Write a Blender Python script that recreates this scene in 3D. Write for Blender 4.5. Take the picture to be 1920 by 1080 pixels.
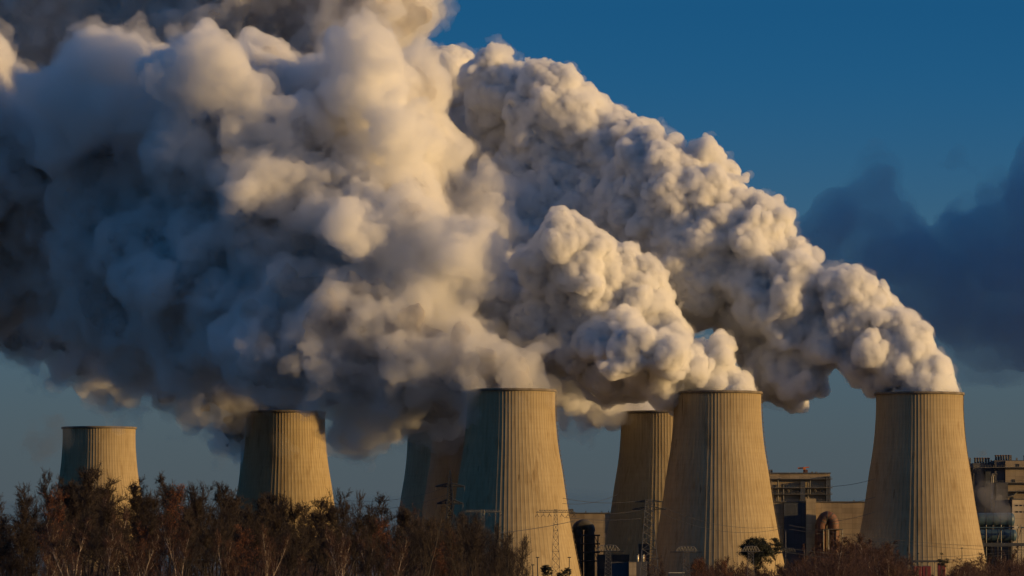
import bpy, bmesh, math, random, time
import numpy as np
from mathutils import Vector, Matrix

R = math.radians
T00 = time.time()
for o in list(bpy.data.objects):
    bpy.data.objects.remove(o)
sc = bpy.context.scene
COL = sc.collection

# ------------------------------------------------------------------ camera
FPX, HOR = 10714.0, 1130.0                     # focal length and horizon row, in pixels of the 1920 x 1080 photograph
PITCH = math.atan((HOR - 540.0) / FPX)
EYE = Vector((0.0, 0.0, 2.0))
cam = bpy.data.cameras.new('camera')
cam.sensor_width = 36.0
cam.lens = 36.0 * FPX / 1920.0
cam.clip_start, cam.clip_end = 5.0, 90000.0
camo = bpy.data.objects.new('camera', cam)
COL.objects.link(camo)
camo.location = EYE
camo.rotation_euler = (R(90) + PITCH, 0, 0)
sc.camera = camo

# ------------------------------------------------------------------ sky, sun, exposure
SKY_Z0, SKY_ZS, SKY_HUE, SKY_SAT, SKY_VAL, SKY_STR = 0.0, 4.0, 0.5, 1.2, 2.15, 0.0695
SKY_TINT = (1.08, 0.98, 1.05, 1)
SUN_EL, SUN_AZ = R(7.0), R(104.0)              # azimuth clockwise from +Y (the view): to the right, a little behind the camera
w = bpy.data.worlds.new('World')
sc.world = w
w.use_nodes = True
nt = w.node_tree
bg = nt.nodes['Background']
sky = nt.nodes.new('ShaderNodeTexSky')
sky.sky_type = 'NISHITA'
sky.sun_disc = False
sky.sun_elevation = SUN_EL
sky.sun_rotation = SUN_AZ
sky.altitude = 0
sky.air_density = 1.5
sky.dust_density = 1.5
sky.ozone_density = 5.0
# the long lens sees only the lowest six degrees of air: stretch the sky's height so that clear blue reaches down to them
tcw = nt.nodes.new('ShaderNodeTexCoord')
mpw = nt.nodes.new('ShaderNodeMapping')
mpw.inputs['Location'].default_value = (0, 0, SKY_Z0)
mpw.inputs['Scale'].default_value = (1, 1, SKY_ZS)
hsw = nt.nodes.new('ShaderNodeHueSaturation')
hsw.inputs['Hue'].default_value = SKY_HUE
hsw.inputs['Saturation'].default_value = SKY_SAT
hsw.inputs['Value'].default_value = SKY_VAL
nt.links.new(tcw.outputs['Generated'], mpw.inputs['Vector'])
# (only the low sky is stretched; higher up it eases back to the true height)
szz = nt.nodes.new('ShaderNodeSeparateXYZ')
lift = nt.nodes.new('ShaderNodeMath'); lift.operation = 'MULTIPLY_ADD'
lift.inputs[1].default_value, lift.inputs[2].default_value = 0.125, 0.36
low = nt.nodes.new('ShaderNodeMath'); low.operation = 'MINIMUM'
czz = nt.nodes.new('ShaderNodeCombineXYZ')
nt.links.new(mpw.outputs[0], szz.inputs[0])
nt.links.new(szz.outputs[2], lift.inputs[0])
nt.links.new(szz.outputs[2], low.inputs[0]); nt.links.new(lift.outputs[0], low.inputs[1])
nt.links.new(szz.outputs[0], czz.inputs[0]); nt.links.new(szz.outputs[1], czz.inputs[1]); nt.links.new(low.outputs[0], czz.inputs[2])
nt.links.new(czz.outputs[0], sky.inputs['Vector'])
nt.links.new(sky.outputs[0], hsw.inputs['Color'])
tint = nt.nodes.new('ShaderNodeMix')
tint.data_type, tint.blend_type = 'RGBA', 'MULTIPLY'
tint.inputs[0].default_value = 1.0
tint.inputs[7].default_value = SKY_TINT
nt.links.new(hsw.outputs[0], tint.inputs[6])
# grey winter haze in the lowest few degrees of the sky
sxz = nt.nodes.new('ShaderNodeSeparateXYZ')
nt.links.new(tcw.outputs['Generated'], sxz.inputs[0])
mrz = nt.nodes.new('ShaderNodeMapRange')
mrz.interpolation_type = 'SMOOTHSTEP'
for i_, v_ in ((1, 0.012), (2, 0.095), (3, 0.92), (4, 0.0)):
    mrz.inputs[i_].default_value = v_
nt.links.new(sxz.outputs[2], mrz.inputs[0])
hzm = nt.nodes.new('ShaderNodeMix')
hzm.data_type = 'RGBA'
hzm.inputs[7].default_value = (1.05, 1.40, 1.75, 1)
nt.links.new(mrz.outputs[0], hzm.inputs[0])
nt.links.new(tint.outputs[2], hzm.inputs[6])
nt.links.new(hzm.outputs[2], bg.inputs[0])
bg.inputs[1].default_value = SKY_STR

sl = bpy.data.lights.new('sun', 'SUN')
sl.energy = 5.0
sl.angle = R(0.5)
sl.color = (1.0, 0.635, 0.245)
so = bpy.data.objects.new('sun', sl)
COL.objects.link(so)
SUN_DIR = Vector((math.sin(SUN_AZ) * math.cos(SUN_EL), math.cos(SUN_AZ) * math.cos(SUN_EL), math.sin(SUN_EL)))
so.rotation_euler = SUN_DIR.to_track_quat('Z', 'Y').to_euler()

sc.view_settings.view_transform = 'Standard'
sc.view_settings.look = 'None'
sc.view_settings.gamma = 1.0
sc.view_settings.exposure = -0.1
cy = sc.cycles
cy.use_adaptive_sampling = True
cy.adaptive_threshold = 0.03
cy.use_denoising = True
cy.max_bounces = 20
cy.diffuse_bounces = 8
cy.volume_bounces = 12
cy.transparent_max_bounces = 16


def P(px, py, Y):
    """the point at distance Y that shows at pixel px, py of the photograph"""
    u, v = (px - 960.0) / FPX, (540.0 - py) / FPX
    cp, sp = math.cos(PITCH), math.sin(PITCH)
    s = Y / (cp - v * sp)
    return Vector((u * s, Y, EYE.z + (sp + v * cp) * s))


# ------------------------------------------------------------------ helpers
def tag(o, label=None, cat=None, group=None, kind=None):
    if label: o['label'] = label
    if cat: o['category'] = cat
    if group: o['group'] = group
    if kind: o['kind'] = kind
    return o


def empty(name, loc=(0, 0, 0), rz=0.0):
    o = bpy.data.objects.new(name, None)
    o.location = loc
    o.rotation_euler = (0, 0, rz)
    COL.objects.link(o)
    return o


def link(name, me, mat=None, parent=None):
    o = bpy.data.objects.new(name, me)
    COL.objects.link(o)
    if mat is not None:
        me.materials.append(mat)
    if parent is not None:
        o.parent = parent
    return o


def np_mesh(name, verts, quads, smooth=True):
    me = bpy.data.meshes.new(name)
    n, q = len(verts), len(quads)
    me.vertices.add(n)
    me.vertices.foreach_set('co', np.asarray(verts, np.float32).ravel())
    k = quads.shape[1]
    me.loops.add(q * k)
    me.loops.foreach_set('vertex_index', np.asarray(quads, np.int32).ravel())
    me.polygons.add(q)
    me.polygons.foreach_set('loop_start', np.arange(q, dtype=np.int32) * k)
    me.polygons.foreach_set('loop_total', np.full(q, k, np.int32))
    if smooth:
        me.polygons.foreach_set('use_smooth', np.ones(q, bool))
    me.update(calc_edges=True)
    return me


def mat_new(name):
    m = bpy.data.materials.new(name)
    m.use_nodes = True
    n = m.node_tree
    return m, n, n.nodes['Principled BSDF'], n.nodes['Material Output']


def simple(name, col, rough=0.8, noise=0.0, scale=1.0, metal=0.0):
    m, n, b, out = mat_new(name)
    b.inputs['Roughness'].default_value = rough
    b.inputs['Metallic'].default_value = metal
    if noise:
        tc = n.nodes.new('ShaderNodeTexCoord')
        tx = n.nodes.new('ShaderNodeTexNoise')
        tx.inputs['Scale'].default_value = scale
        tx.inputs['Detail'].default_value = 6
        cr = n.nodes.new('ShaderNodeValToRGB')
        lo = [c * (1 - noise) for c in col]
        hi = [min(1, c * (1 + noise)) for c in col]
        cr.color_ramp.elements[0].position, cr.color_ramp.elements[1].position = 0.3, 0.7
        cr.color_ramp.elements[0].color = (*lo, 1)
        cr.color_ramp.elements[1].color = (*hi, 1)
        n.links.new(tc.outputs['Object'], tx.inputs['Vector'])
        n.links.new(tx.outputs[0], cr.inputs[0])
        n.links.new(cr.outputs[0], b.inputs['Base Color'])
    else:
        b.inputs['Base Color'].default_value = (*col, 1)
    return m


# ------------------------------------------------------------------ ground
gm = simple('ground', (0.13, 0.10, 0.065), 0.95, 0.4, 0.02)
me = np_mesh('ground', np.array([(-40000, -3000, 0), (40000, -3000, 0), (40000, 60000, 0), (-40000, 60000, 0)]), np.array([(0, 1, 2, 3)]), False)
tag(link('ground', me, gm), kind='structure')

# ------------------------------------------------------------------ cooling towers
def concrete():
    m, n, b, out = mat_new('tower_concrete')
    b.inputs['Roughness'].default_value = 0.9
    L = n.links
    tc = n.nodes.new('ShaderNodeTexCoord')
    oi = n.nodes.new('ShaderNodeObjectInfo')
    rnd = n.nodes.new('ShaderNodeVectorMath')
    rnd.operation = 'SCALE'
    rnd.inputs[0].default_value = (37.0, 61.0, 23.0)
    L.new(oi.outputs['Random'], rnd.inputs['Scale'])
    own = n.nodes.new('ShaderNodeVectorMath')
    L.new(tc.outputs['Object'], own.inputs[0]); L.new(rnd.outputs[0], own.inputs[1])
    def noise(scale, mp, detail=5):
        mpn = n.nodes.new('ShaderNodeMapping')
        mpn.inputs['Scale'].default_value = mp
        L.new(own.outputs[0], mpn.inputs['Vector'])
        t = n.nodes.new('ShaderNodeTexNoise')
        t.inputs['Scale'].default_value = scale
        t.inputs['Detail'].default_value = detail
        L.new(mpn.outputs[0], t.inputs['Vector'])
        return t.outputs[0]
    def ramp(fac, a, bb, ca, cb):
        r = n.nodes.new('ShaderNodeValToRGB')
        r.color_ramp.elements[0].position, r.color_ramp.elements[1].position = a, bb
        r.color_ramp.elements[0].color, r.color_ramp.elements[1].color = (*ca, 1), (*cb, 1)
        L.new(fac, r.inputs[0])
        return r.outputs[0]
    def mul(a, c):
        x = n.nodes.new('ShaderNodeMix')
        x.data_type, x.blend_type = 'RGBA', 'MULTIPLY'
        x.inputs[0].default_value = 1
        L.new(a, x.inputs[6]); L.new(c, x.inputs[7])
        return x.outputs[2]
    base = ramp(noise(0.06, (1, 1, 0.6)), 0.3, 0.7, (0.295, 0.228, 0.130), (0.365, 0.288, 0.170))
    streak = ramp(noise(0.9, (1, 1, 0.035), 4), 0.32, 0.6, (0.84, 0.81, 0.76), (1, 1, 1))
    lifts = ramp(noise(1.0, (0.02, 0.02, 0.75), 2), 0.35, 0.6, (0.94, 0.93, 0.92), (1, 1, 1))
    patch = ramp(noise(0.22, (1, 1, 0.3), 8), 0.25, 0.42, (0.72, 0.66, 0.58), (1, 1, 1))
    runs = ramp(noise(1.0, (.55, .55, .022), 3), 0.24, 0.31, (0.42, 0.36, 0.30), (1, 1, 1))
    spots = ramp(noise(1.0, (.9, .9, .5), 3), 0.20, 0.27, (0.55, 0.48, 0.40), (1, 1, 1))
    L.new(mul(mul(mul(mul(mul(base, streak), lifts), patch), runs), spots), b.inputs['Base Color'])
    return m


CONC = concrete()
RIMM = simple('rim_concrete', (0.16, 0.13, 0.095), 0.9, 0.35, 0.3)
INNER = simple('inner_concrete', (0.14, 0.13, 0.11), 0.95, 0.3, 0.1)
PROF = [(8, 38.6), (15, 36.7), (27, 34.2), (39.6, 31.8), (53.5, 29.4), (64, 27.9), (71, 26.9), (82, 25.0), (91, 23.9), (100, 23.25), (107, 23.0), (113, 23.1)]


def prof_r(z):
    zs, rs = zip(*PROF)
    # smooth (Catmull-like) interpolation through the measured outline
    return float(np.interp(z, zs, rs))


def tower_mesh(nrib=84, seed=0):
    zz = np.linspace(8, 113, 64)
    rr = np.array([prof_r(z) for z in zz])
    k = np.array([.25, .5, .25])
    for _ in range(3):
        rr[1:-1] = rr[:-2] * .25 + rr[1:-1] * .5 + rr[2:] * .25
    na = nrib * 8
    ang = np.arange(na) / na * 2 * math.pi
    ph = np.arange(na) % 8
    rib = np.where((ph == 0) | (ph == 1), 0.11, 0.0)
    v = np.zeros((len(zz), na, 3))
    v[..., 0] = (rr[:, None] + rib) * np.cos(ang)
    v[..., 1] = (rr[:, None] + rib) * np.sin(ang)
    v[..., 2] = zz[:, None]
    i = np.arange(len(zz) - 1)[:, None] * na
    j = np.arange(na)[None]
    j2 = (j + 1) % na
    q = np.stack([i + j, i + j2, i + na + j2, i + na + j], -1).reshape(-1, 4)
    shell = np_mesh('shell', v.reshape(-1, 3), q, False)
    # crown ring: an overhanging lip and the inner wall below it
    prof = [(112.4, 23.45), (112.4, 24.0), (113.7, 24.0), (113.7, 22.4), (112.0, 22.3)]
    n2 = 160
    a2 = np.arange(n2) / n2 * 2 * math.pi
    vv, qq = [], []
    for z, r in prof:
        vv += [(r * math.cos(a), r * math.sin(a), z) for a in a2]
    for s in range(len(prof) - 1):
        for c in range(n2):
            d = (c + 1) % n2
            qq.append((s * n2 + c, s * n2 + d, (s + 1) * n2 + d, (s + 1) * n2 + c))
    rim = np_mesh('rim', np.array(vv), np.array(qq), False)
    vv, qq = [], []
    for z in (112.0, 90, 60, 8):
        r = prof_r(z) - 0.8
        vv += [(r * math.cos(a), r * math.sin(a), z) for a in a2]
    for s in range(3):
        for c in range(n2):
            d = (c + 1) % n2
            qq.append((s * n2 + c, (s + 1) * n2 + c, (s + 1) * n2 + d, s * n2 + d))
    inner = np_mesh('inner_wall', np.array(vv), np.array(qq), True)
    # raking legs under the shell
    bm = bmesh.new()
    nl = 48
    for c in range(nl):
        for sg in (-1, 1):
            a0 = c / nl * 2 * math.pi
            a1 = a0 + sg * math.pi / nl
            p0 = Vector((40.5 * math.cos(a0), 40.5 * math.sin(a0), 0))
            p1 = Vector((38.3 * math.cos(a1), 38.3 * math.sin(a1), 8.2))
            d = (p1 - p0)
            m = Matrix.Translation((p0 + p1) / 2) @ d.to_track_quat('Z', 'Y').to_matrix().to_4x4()
            bmesh.ops.create_cone(bm, cap_ends=True, segments=6, radius1=.4, radius2=.4, depth=d.length, matrix=m)
    legs = bpy.data.meshes.new('support_columns')
    bm.to_mesh(legs)
    bm = bmesh.new()
    def seg(a, b, r):
        d = b - a
        m = Matrix.Translation((a + b) / 2) @ d.to_track_quat('Z', 'Y').to_matrix().to_4x4()
        bmesh.ops.create_cone(bm, cap_ends=True, segments=5, radius1=r, radius2=r, depth=d.length, matrix=m)
    zl = np.arange(9.0, 113.5, 2.6)
    for s in (-.35, .35):
        for a, b in zip(zl, zl[1:]):
            seg(Vector((prof_r(a) + .75, s, a)), Vector((prof_r(b) + .75, s, b)), .09)
    for a in zl:
        bmesh.ops.create_cube(bm, size=1, matrix=Matrix.Translation((prof_r(a) + .85, 0, a)) @ Matrix.Diagonal((.75, .8, .22, 1)))
    ladder = bpy.data.meshes.new('ladder')
    bm.to_mesh(ladder)
    return shell, rim, inner, legs, ladder


SHELL, RIM, INN, LEGS, LADDER = tower_mesh()
for m_, mt in ((SHELL, CONC), (RIM, RIMM), (INN, INNER), (LEGS, RIMM), (LADDER, RIMM)):
    m_.materials.append(mt)
# centre px, distance, label
TOWERS = dict(
    T3=(958, 3000, 'near cooling tower left of centre, with two wide pylons before it'),
    T4=(1346, 3030, 'near concrete cooling tower right of centre with a round pine at its right foot'),
    R=(1725.5, 3045, 'rightmost concrete cooling tower, tall and sunlit, with long dark stains near its foot'),
    T2=(534.5, 3340, 'sunlit cooling tower rising behind the middle of the bare wood'),
    T1=(184.5, 3640, 'smallest, leftmost cooling tower, its lower half hidden by the wood'),
    M=(1239, 3345, 'cooling tower half hidden behind the right-of-centre tower, only a strip of it sunlit'),
    B1=(832, 3640, 'pale hazy cooling tower far back, left of the smoke-darkened one'),
    B2=(884, 3395, 'smoke-darkened cooling tower mostly hidden by the near tower'),
    T2B=(514, 3950, 'far cooling tower of which a thin left edge shows behind a sunlit one'),
)
for k, (cx, Y, lab) in TOWERS.items():
    b = P(cx, HOR, Y)
    t = empty('cooling_tower', (b.x, Y, 0), {'T4': .05, 'R': .12, 'T3': .10, 'T2': 1.9, 'M': 2.4}.get(k, 1.0 + cx * .001))
    tag(t, lab, 'cooling tower', 'cooling towers of the power station')
    for nm, me in (('shell', SHELL), ('rim', RIM), ('inner_wall', INN), ('support_columns', LEGS), ('ladder', LADDER)):
        o = bpy.data.objects.new(nm, me)
        COL.objects.link(o)
        o.parent = t


# ------------------------------------------------------------------ mesh collector for built things
class MB:
    def __init__(self):
        self.bm = bmesh.new()

    def box(self, c, s, rz=0.0, bevel=0.0):
        m = Matrix.Translation(c) @ Matrix.Rotation(rz, 4, 'Z') @ Matrix.Diagonal((*s, 1))
        g = bmesh.ops.create_cube(self.bm, size=1.0, matrix=m)
        if bevel:
            es = {e for v in g['verts'] for e in v.link_edges}
            bmesh.ops.bevel(self.bm, geom=list(es), offset=bevel, segments=1, affect='EDGES')
        return self

    def bar(self, a, b, r, n=4, r2=None):
        a, b = Vector(a), Vector(b)
        d = b - a
        m = Matrix.Translation((a + b) / 2) @ d.to_track_quat('Z', 'Y').to_matrix().to_4x4()
        bmesh.ops.create_cone(self.bm, cap_ends=True, segments=n, radius1=r, radius2=r if r2 is None else r2, depth=d.length, matrix=m)
        return self

    def path(self, pts, r, n=10):
        """a bent pipe along points"""
        pts = [Vector(p) for p in pts]
        rings = []
        for i, p in enumerate(pts):
            t = (pts[min(i + 1, len(pts) - 1)] - pts[max(i - 1, 0)]).normalized()
            up = Vector((0, 1, 0)) if abs(t.y) < .9 else Vector((1, 0, 0))
            u = t.cross(up).normalized()
            v = t.cross(u)
            rr = r[i] if isinstance(r, (list, tuple)) else r
            rings.append([self.bm.verts.new(p + rr * (math.cos(k / n * 2 * math.pi) * u + math.sin(k / n * 2 * math.pi) * v)) for k in range(n)])
        for A, B in zip(rings, rings[1:]):
            for k in range(n):
                self.bm.faces.new((A[k], A[(k + 1) % n], B[(k + 1) % n], B[k]))
        self.bm.faces.new(rings[0][::-1])
        self.bm.faces.new(rings[-1])
        return self

    def build(self, name, mat, parent=None, smooth=False):
        bmesh.ops.recalc_face_normals(self.bm, faces=self.bm.faces)
        me = bpy.data.meshes.new(name)
        self.bm.to_mesh(me)
        self.bm.free()
        if smooth:
            me.shade_smooth()
        return link(name, me, mat, parent)


def cladding(name, col, w=6.0, hgt=3.0, var=.14, gap=.75):
    """sheet or slab cladding with thin joints and weather marks"""
    m, n, b, out = mat_new(name)
    b.inputs['Roughness'].default_value = .75
    L = n.links
    tc = n.nodes.new('ShaderNodeTexCoord')
    sp = n.nodes.new('ShaderNodeSeparateXYZ')
    ad = n.nodes.new('ShaderNodeMath')
    cb = n.nodes.new('ShaderNodeCombineXYZ')
    L.new(tc.outputs['Object'], sp.inputs[0])
    L.new(sp.outputs[0], ad.inputs[0]); L.new(sp.outputs[1], ad.inputs[1])
    L.new(ad.outputs[0], cb.inputs[0]); L.new(sp.outputs[2], cb.inputs[1])
    br = n.nodes.new('ShaderNodeTexBrick')
    br.offset = 0
    br.inputs['Scale'].default_value = 1
    br.inputs['Brick Width'].default_value = w
    br.inputs['Row Height'].default_value = hgt
    br.inputs['Mortar Size'].default_value = .12
    br.inputs['Color1'].default_value = (*[c * (1 - var) for c in col], 1)
    br.inputs['Color2'].default_value = (*[min(1, c * (1 + var)) for c in col], 1)
    br.inputs['Mortar'].default_value = (*[c * gap for c in col], 1)
    L.new(cb.outputs[0], br.inputs['Vector'])
    nz = n.nodes.new('ShaderNodeTexNoise')
    nz.inputs['Scale'].default_value = .12
    nz.inputs['Detail'].default_value = 8
    mp = n.nodes.new('ShaderNodeMapping')
    mp.inputs['Scale'].default_value = (1, 1, .25)
    L.new(tc.outputs['Object'], mp.inputs[0]); L.new(mp.outputs[0], nz.inputs[0])
    cr = n.nodes.new('ShaderNodeValToRGB')
    cr.color_ramp.elements[0].position, cr.color_ramp.elements[1].position = .3, .62
    cr.color_ramp.elements[0].color = (.62, .58, .55, 1)
    L.new(nz.outputs[0], cr.inputs[0])
    mx = n.nodes.new('ShaderNodeMix')
    mx.data_type, mx.blend_type = 'RGBA', 'MULTIPLY'
    mx.inputs[0].default_value = 1
    L.new(br.outputs[0], mx.inputs[6]); L.new(cr.outputs[0], mx.inputs[7])
    L.new(mx.outputs[2], b.inputs['Base Color'])
    return m


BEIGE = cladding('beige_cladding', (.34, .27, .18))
TAN = cladding('tan_cladding', (.42, .34, .22), 5, 4)
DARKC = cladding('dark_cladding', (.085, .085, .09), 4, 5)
BLUEC = cladding('blue_cladding', (.05, .06, .08), 4, 6)
PALE = cladding('pale_render', (.62, .52, .36), 8, 4, .06)
STEEL = simple('weathered_steel', (.10, .095, .09), .6, .3, .5)
GALV = simple('galvanised_steel', (.15, .14, .125), .6, .25, .8, .2)  # darkened to stand for the pylons' shaded sides
PYLD = simple('dark_painted_steel', (.022, .025, .03), .6, .2, .6)
RUST = simple('rusty_duct', (.12, .052, .032), .7, .45, .35)
SOOT = simple('sooty_duct', (.075, .07, .068), .8, .3, .3)
TANK = simple('blue_tank_paint', (.045, .085, .12), .45, .25, .25)
BLACK = simple('dark_opening', (.015, .016, .018), .6)
ORNG = simple('crane_orange', (.55, .17, .05), .6, .2, .5)
SHINY = simple('bright_sheet_metal', (.78, .70, .5), .35, .1, 1.0, .3)
REDP = simple('red_paint', (.2, .03, .03), .6, .25, .6)
GLASSD = simple('dark_glazing', (.02, .024, .03), .25)


def XZ(px, py, Y):
    p = P(px, py, Y)
    return p.x, p.z


class House:
    """builds in pixels of the photograph at one distance; local origin on the ground"""
    def __init__(self, name, px, Y, label, cat, group=None):
        self.Y = Y
        self.x0 = P(px, HOR, Y).x
        self.o = tag(empty(name, (self.x0, Y, 0)), label, cat, group)

    def lx(self, px): return P(px, HOR, self.Y).x - self.x0
    def lz(self, py): return P(960, py, self.Y).z

    def block(self, name, x0, x1, y0, y1, mat, front=0.0, depth=30.0, bevel=0.0):
        """a box whose face stands `front` metres before the wall line (towards the camera)"""
        xa, xb, zb, za = self.lx(x0), self.lx(x1), self.lz(y0), (0.0 if y1 is None else self.lz(y1))
        return MB().box(((xa + xb) / 2, -front + depth / 2, (za + zb) / 2), (xb - xa, depth, zb - za), 0, bevel).build(name, mat, self.o)


# ------------------------------------------------------------------ boiler house and hall between the two right-hand towers
h = House('boiler_house', 1499, 3560, 'beige boiler house with platforms and portholes between the two right-hand towers', 'boiler house')
h.block('wall', 1440, 1557, 888, None, BEIGE, 0, 60)
h.block('roof_edge', 1438, 1558.5, 886, 888.2, STEEL, .8, 62)
h.block('edge_recess_strip', 1549, 1557.6, 893, 941, BLUEC, 2.5, 2.4)  # dark box puts the shade of an edge recess into colour
h.block('mid_recess_strip', 1501, 1510, 903, 942, BLUEC, 3.0, 3.0)  # dark box in place of a shaded mid-wall recess
h.block('unseen_shade_block', 1262, 1425, 733, None, BEIGE, -4, 60)  # added block hidden behind the near tower, shades a rear tower
for y_ in (897.5, 914, 926, 940):
    f = h.block('platform', 1439, 1561, y_, y_ + 1.4, STEEL, 3.2, 3.2)
    m = MB()
    for k in range(25):
        x_ = h.lx(1440 + k * 5)
        m.bar((x_, -3.0, h.lz(y_)), (x_, -3.0, h.lz(y_) + 1.1), .05)
    for zz in (.55, 1.1):
        m.bar((h.lx(1440), -3.0, h.lz(y_) + zz), (h.lx(1560), -3.0, h.lz(y_) + zz), .05)
    m.build('railing', STEEL, f)
for x_ in (1478.5, 1484, 1499, 1505.5, 1529, 1541.5):
    p = (h.lx(x_), 0, h.lz(920.6))
    o = MB().bar((p[0], .2, p[2]), (p[0], -1.6, p[2]), .85, 14).build('porthole', TAN, h.o)
    MB().bar((p[0], -1.55, p[2]), (p[0], -1.75, p[2]), .55, 14).build('opening', BLACK, o)
for x_, ya, yb in ((1459, 898, 941), (1469, 908, 940), (1515, 904, 940), (1519, 900, 926)):
    MB().path([(h.lx(x_), -1.5, h.lz(yb)), (h.lx(x_), -1.5, h.lz(ya + 2)), (h.lx(x_ + 1), -1.5, h.lz(ya)), (h.lx(x_ + 5), -1.5, h.lz(ya))], .45, 8).build('pipe', STEEL, h.o)
for x_ in (1443, 1447, 1523, 1531):
    h.block('roof_vent', x_, x_ + 3, 880 if x_ < 1450 else 884, 886, STEEL, -6, 4)
t = House('roof_crane', 1510, 3556, 'orange crane on the roof edge of the boiler house', 'crane')
t.o.location.z = h.lz(886)
zr = h.lz(886)
MB().box((0, 6, 1.7), (1.6, 1.6, 3.4)).build('mast', ORNG, t.o)
MB().bar((-4.2, 6, 2.9), (3, 6, 3.4), .3).bar((-4.2, 6, 2.5), (0, 6, 2.4), .2).build('jib', ORNG, t.o)
MB().box((1.1, 5.6, .9), (1.8, 1.6, 1.8)).build('cab', RUST, t.o)

h = House('turbine_hall', 1560, 3330, 'long plain beige hall behind the rightmost tower, with a dark blue front bay', 'hall')
h.block('wall', 1428, 1692, 941.5, None, BEIGE, 0, 70)
h.block('roof_edge', 1427, 1693, 940, 941.8, STEEL, .6, 71)
h.block('front_bay', 1470, 1511, 943, None, BLUEC, 2.2, 4)
h.block('plant_annexe', 1530.5, 1538, 975, None, SOOT, 5, 4)
h.block('lift_shaft', 1511.5, 1530, 935, None, TAN, 3.4, 6)
for k in range(9):
    x_ = 1446 + k * 26
    h.block('roof_vent', x_, x_ + 2.2, 937.5 + (k % 3), 940, STEEL, -5, 2.5)
t = House('flue_duct', 1552, 3322, 'rusty flue duct bent into a hook before the beige hall', 'duct')
zt, R0 = t.lz(970), 4.6
pts = [(t.lx(1539), 0, 0), (t.lx(1539), 0, t.lz(985))]
pts += [(t.lx(1552) - math.cos(a) * (t.lx(1563) - t.lx(1552)), 0, t.lz(985) + math.sin(a) * (t.lz(969) - t.lz(985))) for a in np.linspace(.2, math.pi - .2, 12)]
pts += [(t.lx(1563), 0, t.lz(985)), (t.lx(1563.5), 0, 0)]
MB().path(pts, 3.3, 20).build('pipe', RUST, t.o, True)
for i in range(3, 14, 2):
    a, b = Vector(pts[i]), Vector(pts[i + 1])
    MB().bar(a, a + (b - a).normalized() * .4, 3.5, 20).build('flange', SOOT, t.o)
for z_ in (18, 26, 34):
    MB().bar((t.lx(1563.5), 0, z_), (t.lx(1563.5), 0, z_ + .4), 3.5, 20).build('flange', SOOT, t.o)
f = t.block('platform', 1543, 1580, 992, 993.6, STEEL, 4.5, 9)
m = MB()
for x_ in (1543.5, 1553, 1579):
    m.bar((t.lx(x_), -4.2, 0), (t.lx(x_), -4.2, t.lz(993)), .35)
m.build('support_post', STEEL, t.o)

# hall left of the middle
h = House('turbine_hall', 1150, 3520, 'brownish low hall behind the half hidden tower, with a flat roof', 'hall')
h.block('wall', 1046, 1262, 962.5, None, BEIGE, 0, 70)
h.block('roof_edge', 1045, 1263, 961, 962.8, STEEL, .6, 71)
h.block('roof_house', 1066, 1075, 954, 961, DARKC, -4, 8)
h.block('blue_annexe', 1232, 1262, 944, None, BLUEC, 8, 9)
for x_ in (1098, 1128, 1141, 1146):
    h.block('roof_vent', x_, x_ + 1.6, 957.5, 961, STEEL, -5, 2)
t = House('flue_duct', 1096, 3400, 'sooty arched flue duct on a steel frame beside the foot of a near tower', 'duct')
pts = [(t.lx(1084), 0, 0), (t.lx(1084), 0, t.lz(995))] + [(t.lx(1094) - math.cos(a) * 4.0, 0, t.lz(995) + math.sin(a) * 3.6) for a in np.linspace(.1, math.pi - .1, 12)] + [(t.lx(1105), 0, t.lz(997)), (t.lx(1105), 0, 0)]
MB().path(pts, 3.1, 18).build('pipe', SOOT, t.o, True)
m = MB()
for x_ in (1089, 1096, 1114, 1121):
    m.bar((t.lx(x_), -6, 0), (t.lx(x_), -6, t.lz(1004)), .4)
for y_ in (1004, 1020, 1036, 1052):
    m.bar((t.lx(1085), -6, t.lz(y_)), (t.lx(1125), -6, t.lz(y_)), .45)
for y_ in (1004, 1020, 1036):
    m.bar((t.lx(1096), -6, t.lz(y_)), (t.lx(1114), -6, t.lz(y_ + 16)), .2)
    m.bar((t.lx(1114), -6, t.lz(y_)), (t.lx(1121), -6, t.lz(y_ + 16)), .2)
m.build('steel_frame', SOOT, t.o)

# low plant between the near towers
def shed(px0, px1, py, Y, mat, label, cat='plant building', roof=STEEL):
    q = House('plant_shed', (px0 + px1) / 2, Y, label, cat)
    q.block('wall', px0, px1, py + .8, None, mat, 0, 14)
    q.block('roof_edge', px0 - .6, px1 + .6, py - .3, py + 1.0, roof, .3, 14.6)
    q.block('door', px0 + (px1 - px0) * .35, px0 + (px1 - px0) * .62, 1092, None, BLACK, .08, .1)
    return q
shed(1147, 1179, 1054, 2900, BLUEC, 'dark blue shed left of the beige one, behind a mushroom-topped pylon')
shed(1179.5, 1194, 1053, 2896, TAN, 'small beige shed between the dark blue shed and the lattice pylon')
shed(1198, 1217, 1020, 3095, DARKC, 'tall dark shed behind the legs of the big lattice pylon')
shed(1120, 1180, 1040, 3085, DARKC, 'wide grey shed low in front of the half hidden tower')
shed(1255, 1284, 1073.5, 2700, BLUEC, 'low blue shed with a pale roof at the foot of the right-of-centre tower', roof=SHINY)
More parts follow.
